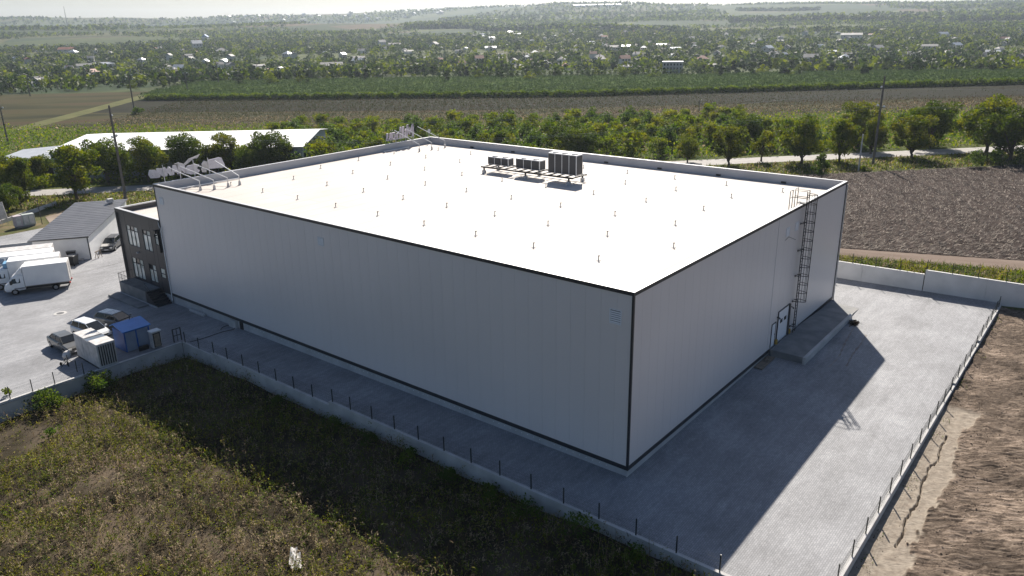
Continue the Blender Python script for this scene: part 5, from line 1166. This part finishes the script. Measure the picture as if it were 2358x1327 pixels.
def house(x, y, k, rm, rz, label, s=1.0, wins=True, group='houses of the village on the hillside'):
    wa, ros, L_, wd, h, rh = HT[k]; z = T(x, y) + .3
    r = empty('house', (x, y, z), rz, label, 'house', group); inst('wall', wa, r, scale=(s, s, s)); ro = inst('roof', ros[rm], r, scale=(s, s, s))
    inst('chimney', chm, ro, (L_ * .2, wd * .18, h + rh * .75))
    if wins:
        for i in range(3):
            for zz in ((1.0,) if h < 5 else (.9, 3.6)):
                inst('window', winm, r, ((-L_ * .32 + i * L_ * .32) * s, -wd / 2 * s - .03, zz * s)); 
        inst('window', winm, r, (-L_ / 2 * s - .03, 0, 1.0 * s), (0, 0, R(90)))
    HPOS.append((x, y, L_ * s * .6)); return r
# named ones placed where the photograph shows them: pixel column -> bearing, row -> range
def pixdir(px, py):
    d = rt * ((px - 1179) / 1784.39) + up * (-(py - 663.5) / 1784.39) + fw; d = Vector(d); hl = math.hypot(d.x, d.y); return d.x / hl, d.y / hl, d.z / hl
def onground(px, py):
    dx, dy, dz = pixdir(px, py); r_ = 150
    while r_ < 4500:
        x, y = CAMX + dx * r_, CAMY + dy * r_
        if CAMZ + dz * r_ < T(x, y): return x, y
        r_ *= 1.003
    return None
# roof orientation is given in degrees relative to the viewing bearing
NH = [(455, 112, 'd', 'tin', 10, 1.3, 'tall house with bright tin roof below the blue roofed one at left'), (474, 92, 'd', 'rblue', 75, 1.1, 'house with a steep blue roof, highest at left of the village'),
 (240, 152, 'e', 'tin', 5, 1.1, 'large pale house with hipped grey roof and a row of dark windows at left'), (197, 155, 'c', 'slate', 5, 1.1, 'low pale building left of the large house with dark windows'),
 (156, 118, 'c', 'tile', -35, 1.2, 'house with faded red roof on the left slope'), (169, 124, 'b', 'tin', -30, .9, 'bright roofed annex beside the faded red roof'),
 (415, 160, 'a', 'tin', -35, 1.0, 'house with bright slanting roof at the valley edge at left'), (475, 150, 'd', 'tin', 70, .9, 'narrow white gabled house left of centre'), (519, 150, 'd', 'tin', 60, .9, 'white gabled house right of the narrow one'),
 (512, 123, 'b', 'slate', 10, 1.2, 'grey roofed house near the bright cluster at left'), (327, 140, 'b', 'tin', -40, .8, 'small bright tin roof alone at left'), (441, 130, 'c', 'slate', 0, 1.0, 'long grey roofed house left of the grey cluster'),
 (662, 127, 'b', 'tin', -40, 1.0, 'bright tin roof among the trees, upper middle left'), (628, 150, 'c', 'slate', 0, .9, 'low grey shed roof below the bright tin roof'), (750, 122, 'b', 'tin', -30, .7, 'small bright roof at the centre left of the village'),
 (765, 157, 'c', 'slate', 0, 1.4, 'long grey roof close to the crop strip, centre left'), (790, 133, 'd', 'tin', 50, .9, 'gabled house with bright edge, centre left'), (826, 145, 'a', 'tin', -35, 1.1, 'slanting bright roof beside a long flat one, centre left'), (826, 136, 'c', 'slate', 5, 1.0, 'long pale roof above the slanting bright roof'),
 (880, 105, 'd', 'slate', 20, 1.0, 'grey house high in the middle of the village'), (909, 105, 'c', 'slate', 0, 1.0, 'long house right of the high grey house'), (980, 135, 'b', 'tin', 0, .6, 'small bright flat roof left of centre'),
 (1000, 105, 'a', 'slate', 70, 1.0, 'bluish grey gabled house above centre'), (1130, 112, 'c', 'tin', 0, 1.0, 'long thin bright roof above the centre'), (1175, 135, 'b', 'tin', 0, .6, 'small white roof at the centre'),
 (1232, 125, 'b', 'tin', 0, 1.0, 'pale hipped house right of centre'), (1256, 155, 'b', 'tin', 0, 1.2, 'bright domed looking hip roof nearest the crop strip'), (1258, 110, 'b', 'tin', 0, .5, 'tiny bright roof above the pale hipped house'),
 (1104, 145, 'd', 'tile', 10, 1.0, 'brown roofed house with dark walls at the centre'), (1360, 102, 'a', 'tin', 40, 1.1, 'slanting roof above the bright hip roof'), (1410, 112, 'c', 'slate', 30, 1.2, 'pair of slanting grey roofs right of centre'),
 (1438, 148, 'd', 'tile', 20, 1.1, 'reddish brown gabled house right of centre'), (1380, 140, 'c', 'slate', 60, 1.0, 'slanting grey roof left of the reddish brown house'), (1482, 112, 'b', 'tin', 0, .8, 'small bright roof left of the blue one at right'),
 (1555, 114, 'c', 'rblue', 0, .9, 'long low blue roof at right of the centre'), (1617, 142, 'b', 'tile', 0, 1.1, 'reddish flat roof right of the white block'), (1767, 115, 'a', 'tin', 60, 1.1, 'white gabled house at right'),
 (1780, 130, 'b', 'slate', 0, 1.2, 'brown hip roofed house below the white gabled one'), (1805, 132, 'd', 'tin', 60, .7, 'narrow blue white gable right of the brown hip roof'), (1866, 138, 'a', 'slate', 0, 1.1, 'dark blue grey roofed house at right'),
 (1846, 152, 'b', 'tin', 20, .9, 'small white house lowest at right'), (1945, 140, 'b', 'tin', 10, 1.1, 'pale blue white house at right'), (1915, 122, 'c', 'tin', 0, .9, 'long bright roof left of the pale blue white house'),
 (1960, 85, 'e', 'slate', 0, 1.2, 'large pale farm building high at right'), (2075, 75, 'b', 'tin', 0, .7, 'tiny bright roof highest at right'), (2170, 82, 'a', 'tin', 30, .9, 'slanting light roof high at the right'),
 (2200, 108, 'a', 'tin', 50, 1.0, 'slanting light roof at far right'), (2180, 130, 'b', 'slate', 40, 1.2, 'grey pitched roof at far right'), (2285, 122, 'c', 'tin', 0, .9, 'bright long roof at far right'), (2330, 150, 'b', 'tin', 0, 1.0, 'white house at the right picture edge'),
 (2020, 115, 'a', 'slate', 50, 1.1, 'grey slanting roof above the tall right pole'), (2140, 110, 'c', 'slate', 0, 1.1, 'long grey roof right of the tall right pole'), (2090, 132, 'a', 'slate', 60, 1.1, 'second slanting roof right of the tall right pole'), (2120, 150, 'c', 'slate', 0, 1.2, 'low long grey roof nearest the crop at right'),
 (1180, 74, 'e', 'tin', 0, .8, 'bright farm roofs high on the slope above the centre'), (1192, 79, 'c', 'tin', 0, .7, 'second bright farm roof high above the centre')]
for px, py, k, rm, a, s, lab in NH:
    g_ = onground(px, py + 4)
    if g_ is None: continue
    house(g_[0], g_[1], k, rm, math.atan2(g_[1] - CAMY, g_[0] - CAMX) - R(90) + R(a), lab, s * (.78 + .25 * (math.hypot(*g_) > 900)))
# three storey white block with window rows
g_ = onground(1548, 172); wb = empty('apartment_block', (g_[0], g_[1], T(*g_)), math.atan2(g_[1] - CAMY, g_[0] - CAMX) - R(90), 'white three storey block with rows of dark windows near the crop strip', 'building')
wb.scale = (.8, .8, .75); MB().box(-6.5, 6.5, -4, 4, -1, 8.5).build('wall', M['plas'], wb); MB().bbox(-6.9, 6.9, -4.4, 4.4, 8.5, 9.0, .1).build('roof', M['tin'], wb)
for i in range(6):
    for j in range(3): inst('window', winm, wb, (-5.2 + i * 2.08, -4.03, 1.2 + j * 2.6))
# the many other roofs
r4 = random.Random(21); kk = 0
while kk < 190:
    B = r4.uniform(6, 72); Rr = r4.uniform(520, 1250)
    x, y = polar(Rr, B)
    if any((x - a) ** 2 + (y - b) ** 2 < 22 ** 2 for a, b, c in HPOS): continue
    if 43 < B < 60 and Rr > 950: continue
    rm = r4.choice(('tin', 'slate', 'slate', 'slate', 'tile', 'slate', 'slate', 'slate')); house(x, y, r4.choice('abcd'), rm, r4.uniform(0, 3.14), {'tin': 'small bright roofed house among hillside trees', 'slate': 'small grey roofed house among hillside trees', 'tile': 'small red brown roofed house among hillside trees'}[rm], r4.uniform(.45, .75), False, {'tin': 'bright roofed houses of the village', 'slate': 'grey roofed houses of the village', 'tile': 'red brown roofed houses of the village'}[rm]); kk += 1
# settlement on the far ridge
for i in range(34):
    B = r4.uniform(43, 58); Rr = r4.uniform(2900, 3250); x, y = polar(Rr, B); z = T(x, y)
    wa, ros, *_ = HT[r4.choice('abd')]; r = empty('far_house', (x, y, z), r4.uniform(0, 3), 'tiny pale house on the hazy far ridge', 'house', 'far houses on the hazy ridge'); inst('wall', wa, r, scale=(1.5, 1.5, 1.3)); inst('roof', ros['slate' if i % 3 else 'tin'], r, scale=(1.5, 1.5, 1.3))
g_ = onground(1375, 15) or (1900, 1500)
gh = empty('greenhouse', (g_[0], g_[1], T(*g_)), R(-48), 'long bright white greenhouse sheeting near the hill crest', 'greenhouse'); MB().hexa([(-75, -6, -4), (75, -6, -4), (75, 6, -4), (-75, 6, -4), (-75, -6, 4), (75, -6, 4), (75, 6, 6), (-75, 6, 6)]).build('sheeting', M['white'], gh)

# ---------------------------------------------------------------- hillside trees
HP = np.array([(a, b, c) for a, b, c in HPOS])
def clear(x, y):     # keep fronts of houses open towards the camera side
    d = (HP[:, 0] - x) ** 2 + (HP[:, 1] - y) ** 2
    if d.min() < (7.5) ** 2: return False
    for i in np.argsort(d)[:2]:
        a, b, c = HP[i]; vx, vy = CAMX - a, CAMY - b; l = math.hypot(vx, vy); vx /= l; vy /= l
        s_ = (x - a) * vx + (y - b) * vy; q_ = abs(-(x - a) * vy + (y - b) * vx)
        if 0 < s_ < 34 and q_ < c + 2: return False
    return True
r5 = random.Random(31); k_ = 0
TG = 'trees of the hillside village'
for i in range(44):     # small orchard row behind the crop strip
    t = -5 + i * 2.6; x, y = tm(t, 350 + .02 * t); inst('row_tree', pop, None, (x, y, T(x, y)), (0, 0, i), (1.0, 1.0, .8), label='small slim tree in the regular row behind the crop strip', cat='tree', group='slim trees in a row behind the crop strip')
while k_ < 240:
    B = r5.uniform(5, 73); Rr = 372 + 150 * r5.random() ** 1.2
    x, y = polar(Rr, B); m_ = .745 * x + .667 * y + .165 * (.667 * x - .745 * y)
    if m_ < 312 or not clear(x, y): continue
    if B < 12 and Rr < 400: continue
    me, h = VM[r5.randrange(8)]; s = r5.uniform(.6, 1.15)
    inst('hillside_tree', me, None, (x, y, T(x, y) - .3), (0, 0, r5.uniform(0, 6)), (s, s, s * r5.uniform(.75, 1.0)), label='round bushy tree in the belt between crop strip and village', cat='tree', group=TG); k_ += 1
# the remaining woodland: one object, many crowns
def wood(name, n, gen, quads, leaf, label, seed, hs=(2.6, 8.0)):
    r_ = np.random.default_rng(seed); C = []
    rr = random.Random(seed)
    while len(C) < n:
        x, y = gen(rr)
        if x is None: continue
        C.append((x, y, T(x, y), rr.uniform(*hs)))
    C = np.array(C); idx = np.repeat(np.arange(len(C)), quads); N = len(idx)
    d = r_.normal(size=(N, 3)); d /= np.linalg.norm(d, axis=1)[:, None]; hh = C[idx, 3]; rad = hh * .5 * r_.beta(4, 1.2, N)
    P = C[idx, :3] + np.c_[d[:, 0] * rad, d[:, 1] * rad, hh * .5 + d[:, 2] * rad * .95]
    V, F = leafcloud(P, leaf * hh / 5 * r_.uniform(.6, 1.3, N), .7, 0, .2, r_)
    kind = r_.choice(3, len(C), p=(.42, .30, .28))[idx]
    o = stuff(name, npmesh(name, V, F, [M['vil'], M['vil2'], M['vil3']], kind), label); return o
def noise2(x, y): return math.sin(x * .012 + 1.3 * math.sin(y * .009)) + math.sin(y * .016 + x * .007 + 1.1 * math.sin(x * .011))
def g1(rr):
    B = rr.uniform(2, 76); Rr = math.sqrt(rr.uniform(440 ** 2, 1250 ** 2)); x, y = polar(Rr, B)
    if noise2(x, y) < -.9 and rr.random() < .7: return None, None
    if not clear(x, y): return None, None
    return x, y
def g2(rr):
    B = rr.uniform(2, 76); Rr = math.sqrt(rr.uniform(1250 ** 2, 1900 ** 2)); x, y = polar(Rr, B)
    if noise2(x * .8, y * .8) < -.5 + .8 * rr.random(): return None, None
    return x, y
def g3(rr):
    B = rr.uniform(2, 78); Rr = rr.uniform(1750, 3400); x, y = polar(Rr, B)
    if B > 44 and 2000 < Rr < 2800: return None, None
    if noise2(x * .4, y * .4) < -.6 + rr.random() * .6: return None, None
    return x, y
wood('village_woodland', 12500, g1, 24, .85, 'dense mass of trees and scrub covering the village hillside', 41)
wood('upper_scrub', 9000, g2, 11, 1.15, 'scattered scrub and hedges on the upper slope', 42, (3, 6.5))
wood('ridge_woodland', 8000, g3, 8, 1.9, 'blue green woodland lines along the far ridge', 43, (5, 9))
# hedgerows following parcel edges
def hedge(px0, py0, px1, py1):
    a, b = onground(px0, py0), onground(px1, py1)
    def g(rr):
        t = rr.random(); return a[0] + (b[0] - a[0]) * t + rr.gauss(0, 6), a[1] + (b[1] - a[1]) * t + rr.gauss(0, 6)
    return g
for i, (p, n) in enumerate((((940, 68, 1110, 66), 170), ((1100, 70, 1560, 78), 520), ((1680, 52, 2100, 50), 380), ((2060, 50, 2358, 44), 260), ((1700, 27, 1880, 24), 160))):
    wood('hedgerow', n, hedge(*p), 16, 1.5, 'dark hedgerow %s' % ('above the left centre fields', 'long and thick above the centre of the village', 'high on the right slope', 'high at the right picture edge', 'thin near the right crest')[i], 50 + i, (7, 11))

# ---------------------------------------------------------------- dry stalks on the ploughed field, plants on fields
def strips(P, ang, ln, wd, lift, curl=.3, r_=rng):
    """bent two-segment ribbons lying or standing. P (N,3), ang azimuth, lift elevation"""
    N = len(P); d = np.c_[np.cos(ang) * np.cos(lift), np.sin(ang) * np.cos(lift), np.sin(lift)]; s = np.c_[-np.sin(ang), np.cos(ang), r_.normal(0, .5, N)]; s /= np.linalg.norm(s, axis=1)[:, None]
    s = s * wd[:, None] / 2; m = P + d * ln[:, None] * .5; l2 = lift - curl * r_.uniform(.2, 1.6, N); a2 = ang + r_.normal(0, .5, N)
    e = m + np.c_[np.cos(a2) * np.cos(l2), np.sin(a2) * np.cos(l2), np.sin(l2)] * ln[:, None] * .5
    V = np.stack([P - s, P + s, m + s, m - s, e + s * .25, e - s * .25], 1).reshape(-1, 3)
    i = np.arange(N)[:, None] * 6; F = np.concatenate([i + [0, 1, 2, 3], i + [3, 2, 4, 5]], 1).reshape(-1, 4)
    return V, F
M['straw'] = mat('dry_stalk', (.17, .135, .105), (.36, .30, .24), .7, .8, contrast=(.3, .7))
M['straw_d'] = mat('dull_dry_stalk', (.07, .054, .04), (.13, .10, .078), .7, .8)
N = 38000; u = rng.random(N) ** 1.35; yv = rng.uniform(-34, 26, N)
x0 = 53.4 + (yv - 3.5) * -.28; x1 = (86.0 - .667 * yv) / .745; X = x0 + (x1 - x0) * u
P = np.c_[X, yv, [ploughz(a, b) + .04 for a, b in zip(X, yv)]]
V, F = strips(P, (-.85 + 1.25 * np.clip(u / .55, 0, 1)) + rng.normal(0, .42, N), rng.uniform(.3, .9, N), rng.uniform(.02, .055, N), rng.normal(.12, .25, N), .12)
stuff('dry_stalks', npmesh('dry_stalks', V, F, [M['straw'], M['straw_d']], np.repeat((rng.random(N) < .5).astype(int), 2)), 'pale broken maize stalks scattered over the ploughed field')
# weeds on the strip behind the retaining wall, track side and verges
M['weed_g'] = leafmat('green_weed', (.05, .085, .008), (.14, .18, .016), (.085, .12, .012), .8, .4, 0)
M['weed_y'] = leafmat('yellow_green_weed', (.115, .125, .014), (.24, .215, .03), (.165, .17, .02), .8, .45, 0)
M['weed_t'] = leafmat('tan_dry_weed', (.17, .125, .07), (.42, .34, .23), (.26, .20, .125), 1.2, .35, 0)
M['weed_b'] = leafmat('brown_dead_weed', (.045, .030, .018), (.12, .082, .048), (.075, .052, .03), 1.2, .3, 0)
WM = [M['weed_g'], M['weed_y'], M['weed_t'], M['weed_b']]
N = 18000; yv = rng.uniform(-32, 22, N); a0 = np.where(yv < 3, 47.0 - (yv - 3) * .075, 47.0) + .25; a1 = 49.0 + (yv - 3.5) * -.28; a1 = np.maximum(a1, a0 + 1.2); X = a0 + (a1 - a0) * rng.random(N)
P = np.c_[X, yv, Tarr(np.c_[X, yv])]; V, F = strips(P, rng.uniform(0, 6.28, N), rng.uniform(.25, .85, N), rng.uniform(.04, .10, N), rng.normal(1.05, .35, N), 1.0)
kd = np.where(np.sin(yv * .9) + rng.normal(0, .7, N) > .4, 1, 0); kd = np.where(rng.random(N) < .18, 2, kd)
stuff('strip_weeds', npmesh('strip_weeds', V, F, WM, np.repeat(kd, 2)), 'tall green and yellow weeds on the bank above the retaining wall')
N = 26000; tv = rng.uniform(-110, 115, N); nv_ = 87 + rng.random(N) * 12; X = .745 * nv_ + .667 * tv; Y = .667 * nv_ - .745 * tv
P = np.c_[X, Y, Tarr(np.c_[X, Y])]; V, F = strips(P, rng.uniform(0, 6.28, N), rng.uniform(.3, .9, N), rng.uniform(.08, .18, N), rng.normal(.9, .4, N), 1.0)
stuff('verge_grass', npmesh('verge_grass', V, F, WM, np.repeat(rng.choice(4, N, p=(.4, .3, .2, .1)), 2)), 'rough grass and weeds of the road verge')
N = 75000; tv = rng.uniform(-150, 125, N); qv = rng.random(N); nv_ = 107 + (70 - .165 * tv) * qv; X = .745 * nv_ + .667 * tv; Y = .667 * nv_ - .745 * tv
P = np.c_[X, Y, Tarr(np.c_[X, Y]) + .1 + rng.random(N) ** 1.3 * (1.1 + 1.3 * (.5 + .5 * np.sin(X * .9 + 2 * np.sin(Y * .45))))]; V, F = leafcloud(P, rng.uniform(.15, .40, N), .55, -.3)
stuff('orchard_undergrowth', npmesh('orchard_undergrowth', V, F, [M['pear'], M['bush'], M['weed_t']], rng.choice(3, N, p=(.45, .45, .10))), 'yellow green undergrowth between the orchard rows')
N = 70000; tv = rng.uniform(-125, 210, N); mv = 180 + rng.random(N) * 82; row = np.round(tv / 3.2) * 3.2 + rng.normal(0, .95, N); tv = np.where(mv < 262, row, tv)
lim = np.array([edge_t(v) for v in mv]); ok = tv > lim + 1; tv, mv = tv[ok], mv[ok]; N = len(tv); nv_ = mv - .165 * tv; X = .745 * nv_ + .667 * tv; Y = .667 * nv_ - .745 * tv
P = np.c_[X, Y, Tarr(np.c_[X, Y]) + rng.random(N) * .8]; V, F = leafcloud(P, rng.uniform(.12, .34, N), .35, -.8)
w_ = np.clip((tv - 20) / 120, 0, 1); kd = np.where(rng.random(N) < .30 + .5 * w_ * (mv < 221), 1, 0); kd = np.where((mv < 205) & (rng.random(N) < .28), 2, kd); kd = np.where((mv < 188) & (rng.random(N) < .4), 3, kd); 
ok2 = ~((mv > 221) & (rng.random(N) < w_ * .95)); sel = np.repeat(ok2, 1)
V = V.reshape(-1, 4, 3)[sel].reshape(-1, 3); F = np.arange(len(V)).reshape(-1, 4)
M['fg'] = leafmat('sparse_field_leaf', (.024, .036, .010), (.055, .062, .016), (.036, .046, .013), .2, .3, 0)
stuff('field_stubble', npmesh('field_stubble', V, F, [M['fg'], M['weed_b'], M['weed_t'], M['weed_y']], kd[sel]), 'thin standing rows of drying crop on the fields')

# ---------------------------------------------------------------- foreground weeds
def wn(x, y, f=1.0): return np.sin(x * .55 * f + 1.7 * np.sin(y * .31 * f)) + np.sin(y * .62 * f + 1.3 * np.sin(x * .37 * f + 1)) + .6 * np.sin(x * 1.7 * f + y * 1.3 * f)
def fieldpts(n, dens=None):
    X = -5.3 - rng.random(n) * 34; Y = -24 + rng.random(n) * 68.3
    # keep what lies in the cone the photograph looks over, with margin
    a = np.degrees(np.arctan2(Y - CAMY, X - CAMX)); d = np.hypot(X - CAMX, Y - CAMY)
    ok = (a > -8) & (a < 92) & (d > 14)
    bare = (((X + 20.5) / 2.6) ** 2 + ((Y - 40.6) / 2.6) ** 2 < 1) | (((X + 20.8) / 2.2) ** 2 + ((Y - 29.0) / 1.2) ** 2 < 1) | (((X + 24) / 4) ** 2 + ((Y - 39.5) / 2.5) ** 2 < 1)
    ok &= ~(bare & (rng.random(n) < .85))
    return X[ok], Y[ok]
Fzv = lambda X, Y: np.array([Fz(a, b) for a, b in zip(X, Y)])
# plant centres with several leaves each
X, Y = fieldpts(31000); cl = np.sin(X * 2.9 + 1.5 * np.sin(Y * 1.9)) * np.sin(Y * 3.3 + 1.2 * np.sin(X * 2.3)); okc = cl + rng.normal(0, .35, len(X)) > -.75; X, Y = X[okc], Y[okc]; n = len(X); Z = Fzv(X, Y); pn = wn(X, Y); ht = rng.gamma(4, .13, n) * (1 + .3 * np.clip(pn, -1, 1.5)) + .08
k = 8; idx = np.repeat(np.arange(n), k); N = len(idx); hh = rng.random(N) ** .8 * ht[idx]
P = np.c_[X[idx] + rng.normal(0, .07, N), Y[idx] + rng.normal(0, .07, N), Z[idx] + hh]
V, F = strips(P, rng.uniform(0, 6.28, N), rng.uniform(.09, .34, N), rng.uniform(.02, .055, N), rng.normal(.5, .55, N), 1.3)
g0 = wn(X, Y, .6) + rng.normal(0, .55, n); near = np.clip((Y + 5) / 30, 0, 1)
g0 = g0 + .75 + .9 * np.clip((Y - 14) / 20, 0, 1); kc = np.select([g0 > 1.25, g0 > .6, g0 > -.9], [1, 0, 2], 3)
kc = np.where((X > -15 + 4 * np.clip((Y - 30) / 15, 0, 1)) & (rng.random(n) < .5), 0, kc); kc = np.where((rng.random(n) < .22), 3, kc); kc = np.where(rng.random(n) < .12, 2, kc)
kl = kc[idx]; sw = rng.random(N) < .22; kl = np.where(sw, rng.choice(4, N, p=(.2, .2, .35, .25)), kl)
stuff('field_weeds', npmesh('field_weeds', V, F, WM, np.repeat(kl, 2)), 'dense tangle of dry tan stalks and green weeds covering the foreground field')
# stems
n2 = 14000; s_ = rng.choice(n, n2); P = np.c_[X[s_], Y[s_], Z[s_]]
V, F = strips(P, rng.uniform(0, 6.28, n2), ht[s_] * 1.15, rng.uniform(.012, .03, n2), rng.normal(1.4, .15, n2), .3)
stuff('field_stems', npmesh('field_stems', V, F, [M['weed_t'], M['weed_b']], np.repeat((rng.random(n2) < .5).astype(int), 2)), 'thin upright dry stems among the weeds')
# bright leafy ground weeds
X, Y = fieldpts(16000); gg = wn(X + 7, Y - 3, .5) + rng.normal(0, .4, len(X)); ok = (gg > .5) | (rng.random(len(X)) < .08) | ((X > -9) & (rng.random(len(X)) < .6)); X, Y = X[ok], Y[ok]; n = len(X); idx = np.repeat(np.arange(n), 9); N = len(idx)
P = np.c_[X[idx] + rng.normal(0, .14, N), Y[idx] + rng.normal(0, .14, N), Fzv(X, Y)[idx] + rng.random(N) * .5]
V, F = leafcloud(P, rng.uniform(.03, .085, N), .6, 0, .2)
stuff('leafy_weeds', npmesh('leafy_weeds', V, F, [M['weed_g'], M['weed_y']], (rng.random(N) < .45).astype(int)), 'patches of leafy green weeds in the foreground field')
# soil edge weeds along the right wall
N = 1500; X = rng.uniform(0, 47, N); X = X[(np.sin(X * 1.9) + np.sin(X * .77) > .6)]; N = len(X); Y = -13.9 - rng.random(N) ** 2 * .7
P = np.c_[X, Y, [soilz(a, b) + .05 for a, b in zip(X, Y)]]; V, F = leafcloud(P, rng.uniform(.02, .06, N), .6)
stuff('edge_weeds', npmesh('edge_weeds', V, F, [M['weed_g'], M['weed_b']], (rng.random(N) < .5).astype(int)), 'small weeds along the foot of the kerb wall on bare soil')
# lumps and clods on the bare soil
N = 14000; X = rng.uniform(-2, 48, N); Y = -14 - rng.random(N) * 14; ok = np.array([sandm(a, b) < .5 or random.random() < .1 for a, b in zip(X, Y)]); X, Y = X[ok], Y[ok]; N = len(X)
P = np.c_[X, Y, [soilz(a, b) for a, b in zip(X, Y)]]; V, F = leafcloud(P, rng.gamma(2.0, .010, N) + .006, .8)
stuff('soil_clods', npmesh('soil_clods', V, F, [M['clod'], M['dirt']], (rng.random(N) < .35).astype(int)), 'small clods and stones on the bare soil')
# crumpled plastic sheet
V = []; nx, ny = 12, 16
for i in range(nx):
    for j in range(ny):
        V.append(((i / (nx - 1) - .5) * .75 * (1 - .35 * (j / ny)), (j / (ny - 1) - .5) * 1.5, .22 + .06 * math.sin(i * .8 + j * .5) + .03 * math.sin(i * 1.9 - j * 1.1) + random.uniform(-.012, .012)))
F = [(i * ny + j, (i + 1) * ny + j, (i + 1) * ny + j + 1, i * ny + j + 1) for i in range(nx - 1) for j in range(ny - 1) if not (i > 7 and j > 10) and not (i < 2 and j < 3)]
o = tag(link(bpy.data.objects.new('plastic_sheet', npmesh('plastic_sheet', V, F, M['cloth']))), 'crumpled white plastic sheet lying on the weeds in the foreground', 'sheet'); o.location = (-17.2, 11.3, Fz(-17, 11.3) + .22); o.rotation_euler = (R(14), R(10), R(-35))

# ---------------------------------------------------------------- haze
hm_ = bpy.data.materials.new('thin_haze'); hm_.use_nodes = True; n = hm_.node_tree.nodes; n.clear(); ou = n.new('ShaderNodeOutputMaterial'); pv = n.new('ShaderNodeVolumePrincipled')
pv.inputs['Color'].default_value = (.74, .86, 1.0, 1); pv.inputs['Density'].default_value = .00011; pv.inputs['Anisotropy'].default_value = .42
hm_.node_tree.links.new(pv.outputs[0], ou.inputs['Volume'])
hz_ = MB().box(-3300, 5900, -4500, 5900, -200, 150).build('haze', hm_, kind='stuff', label='thin pale air haze over the whole valley')
hz_.display_type = 'WIRE'
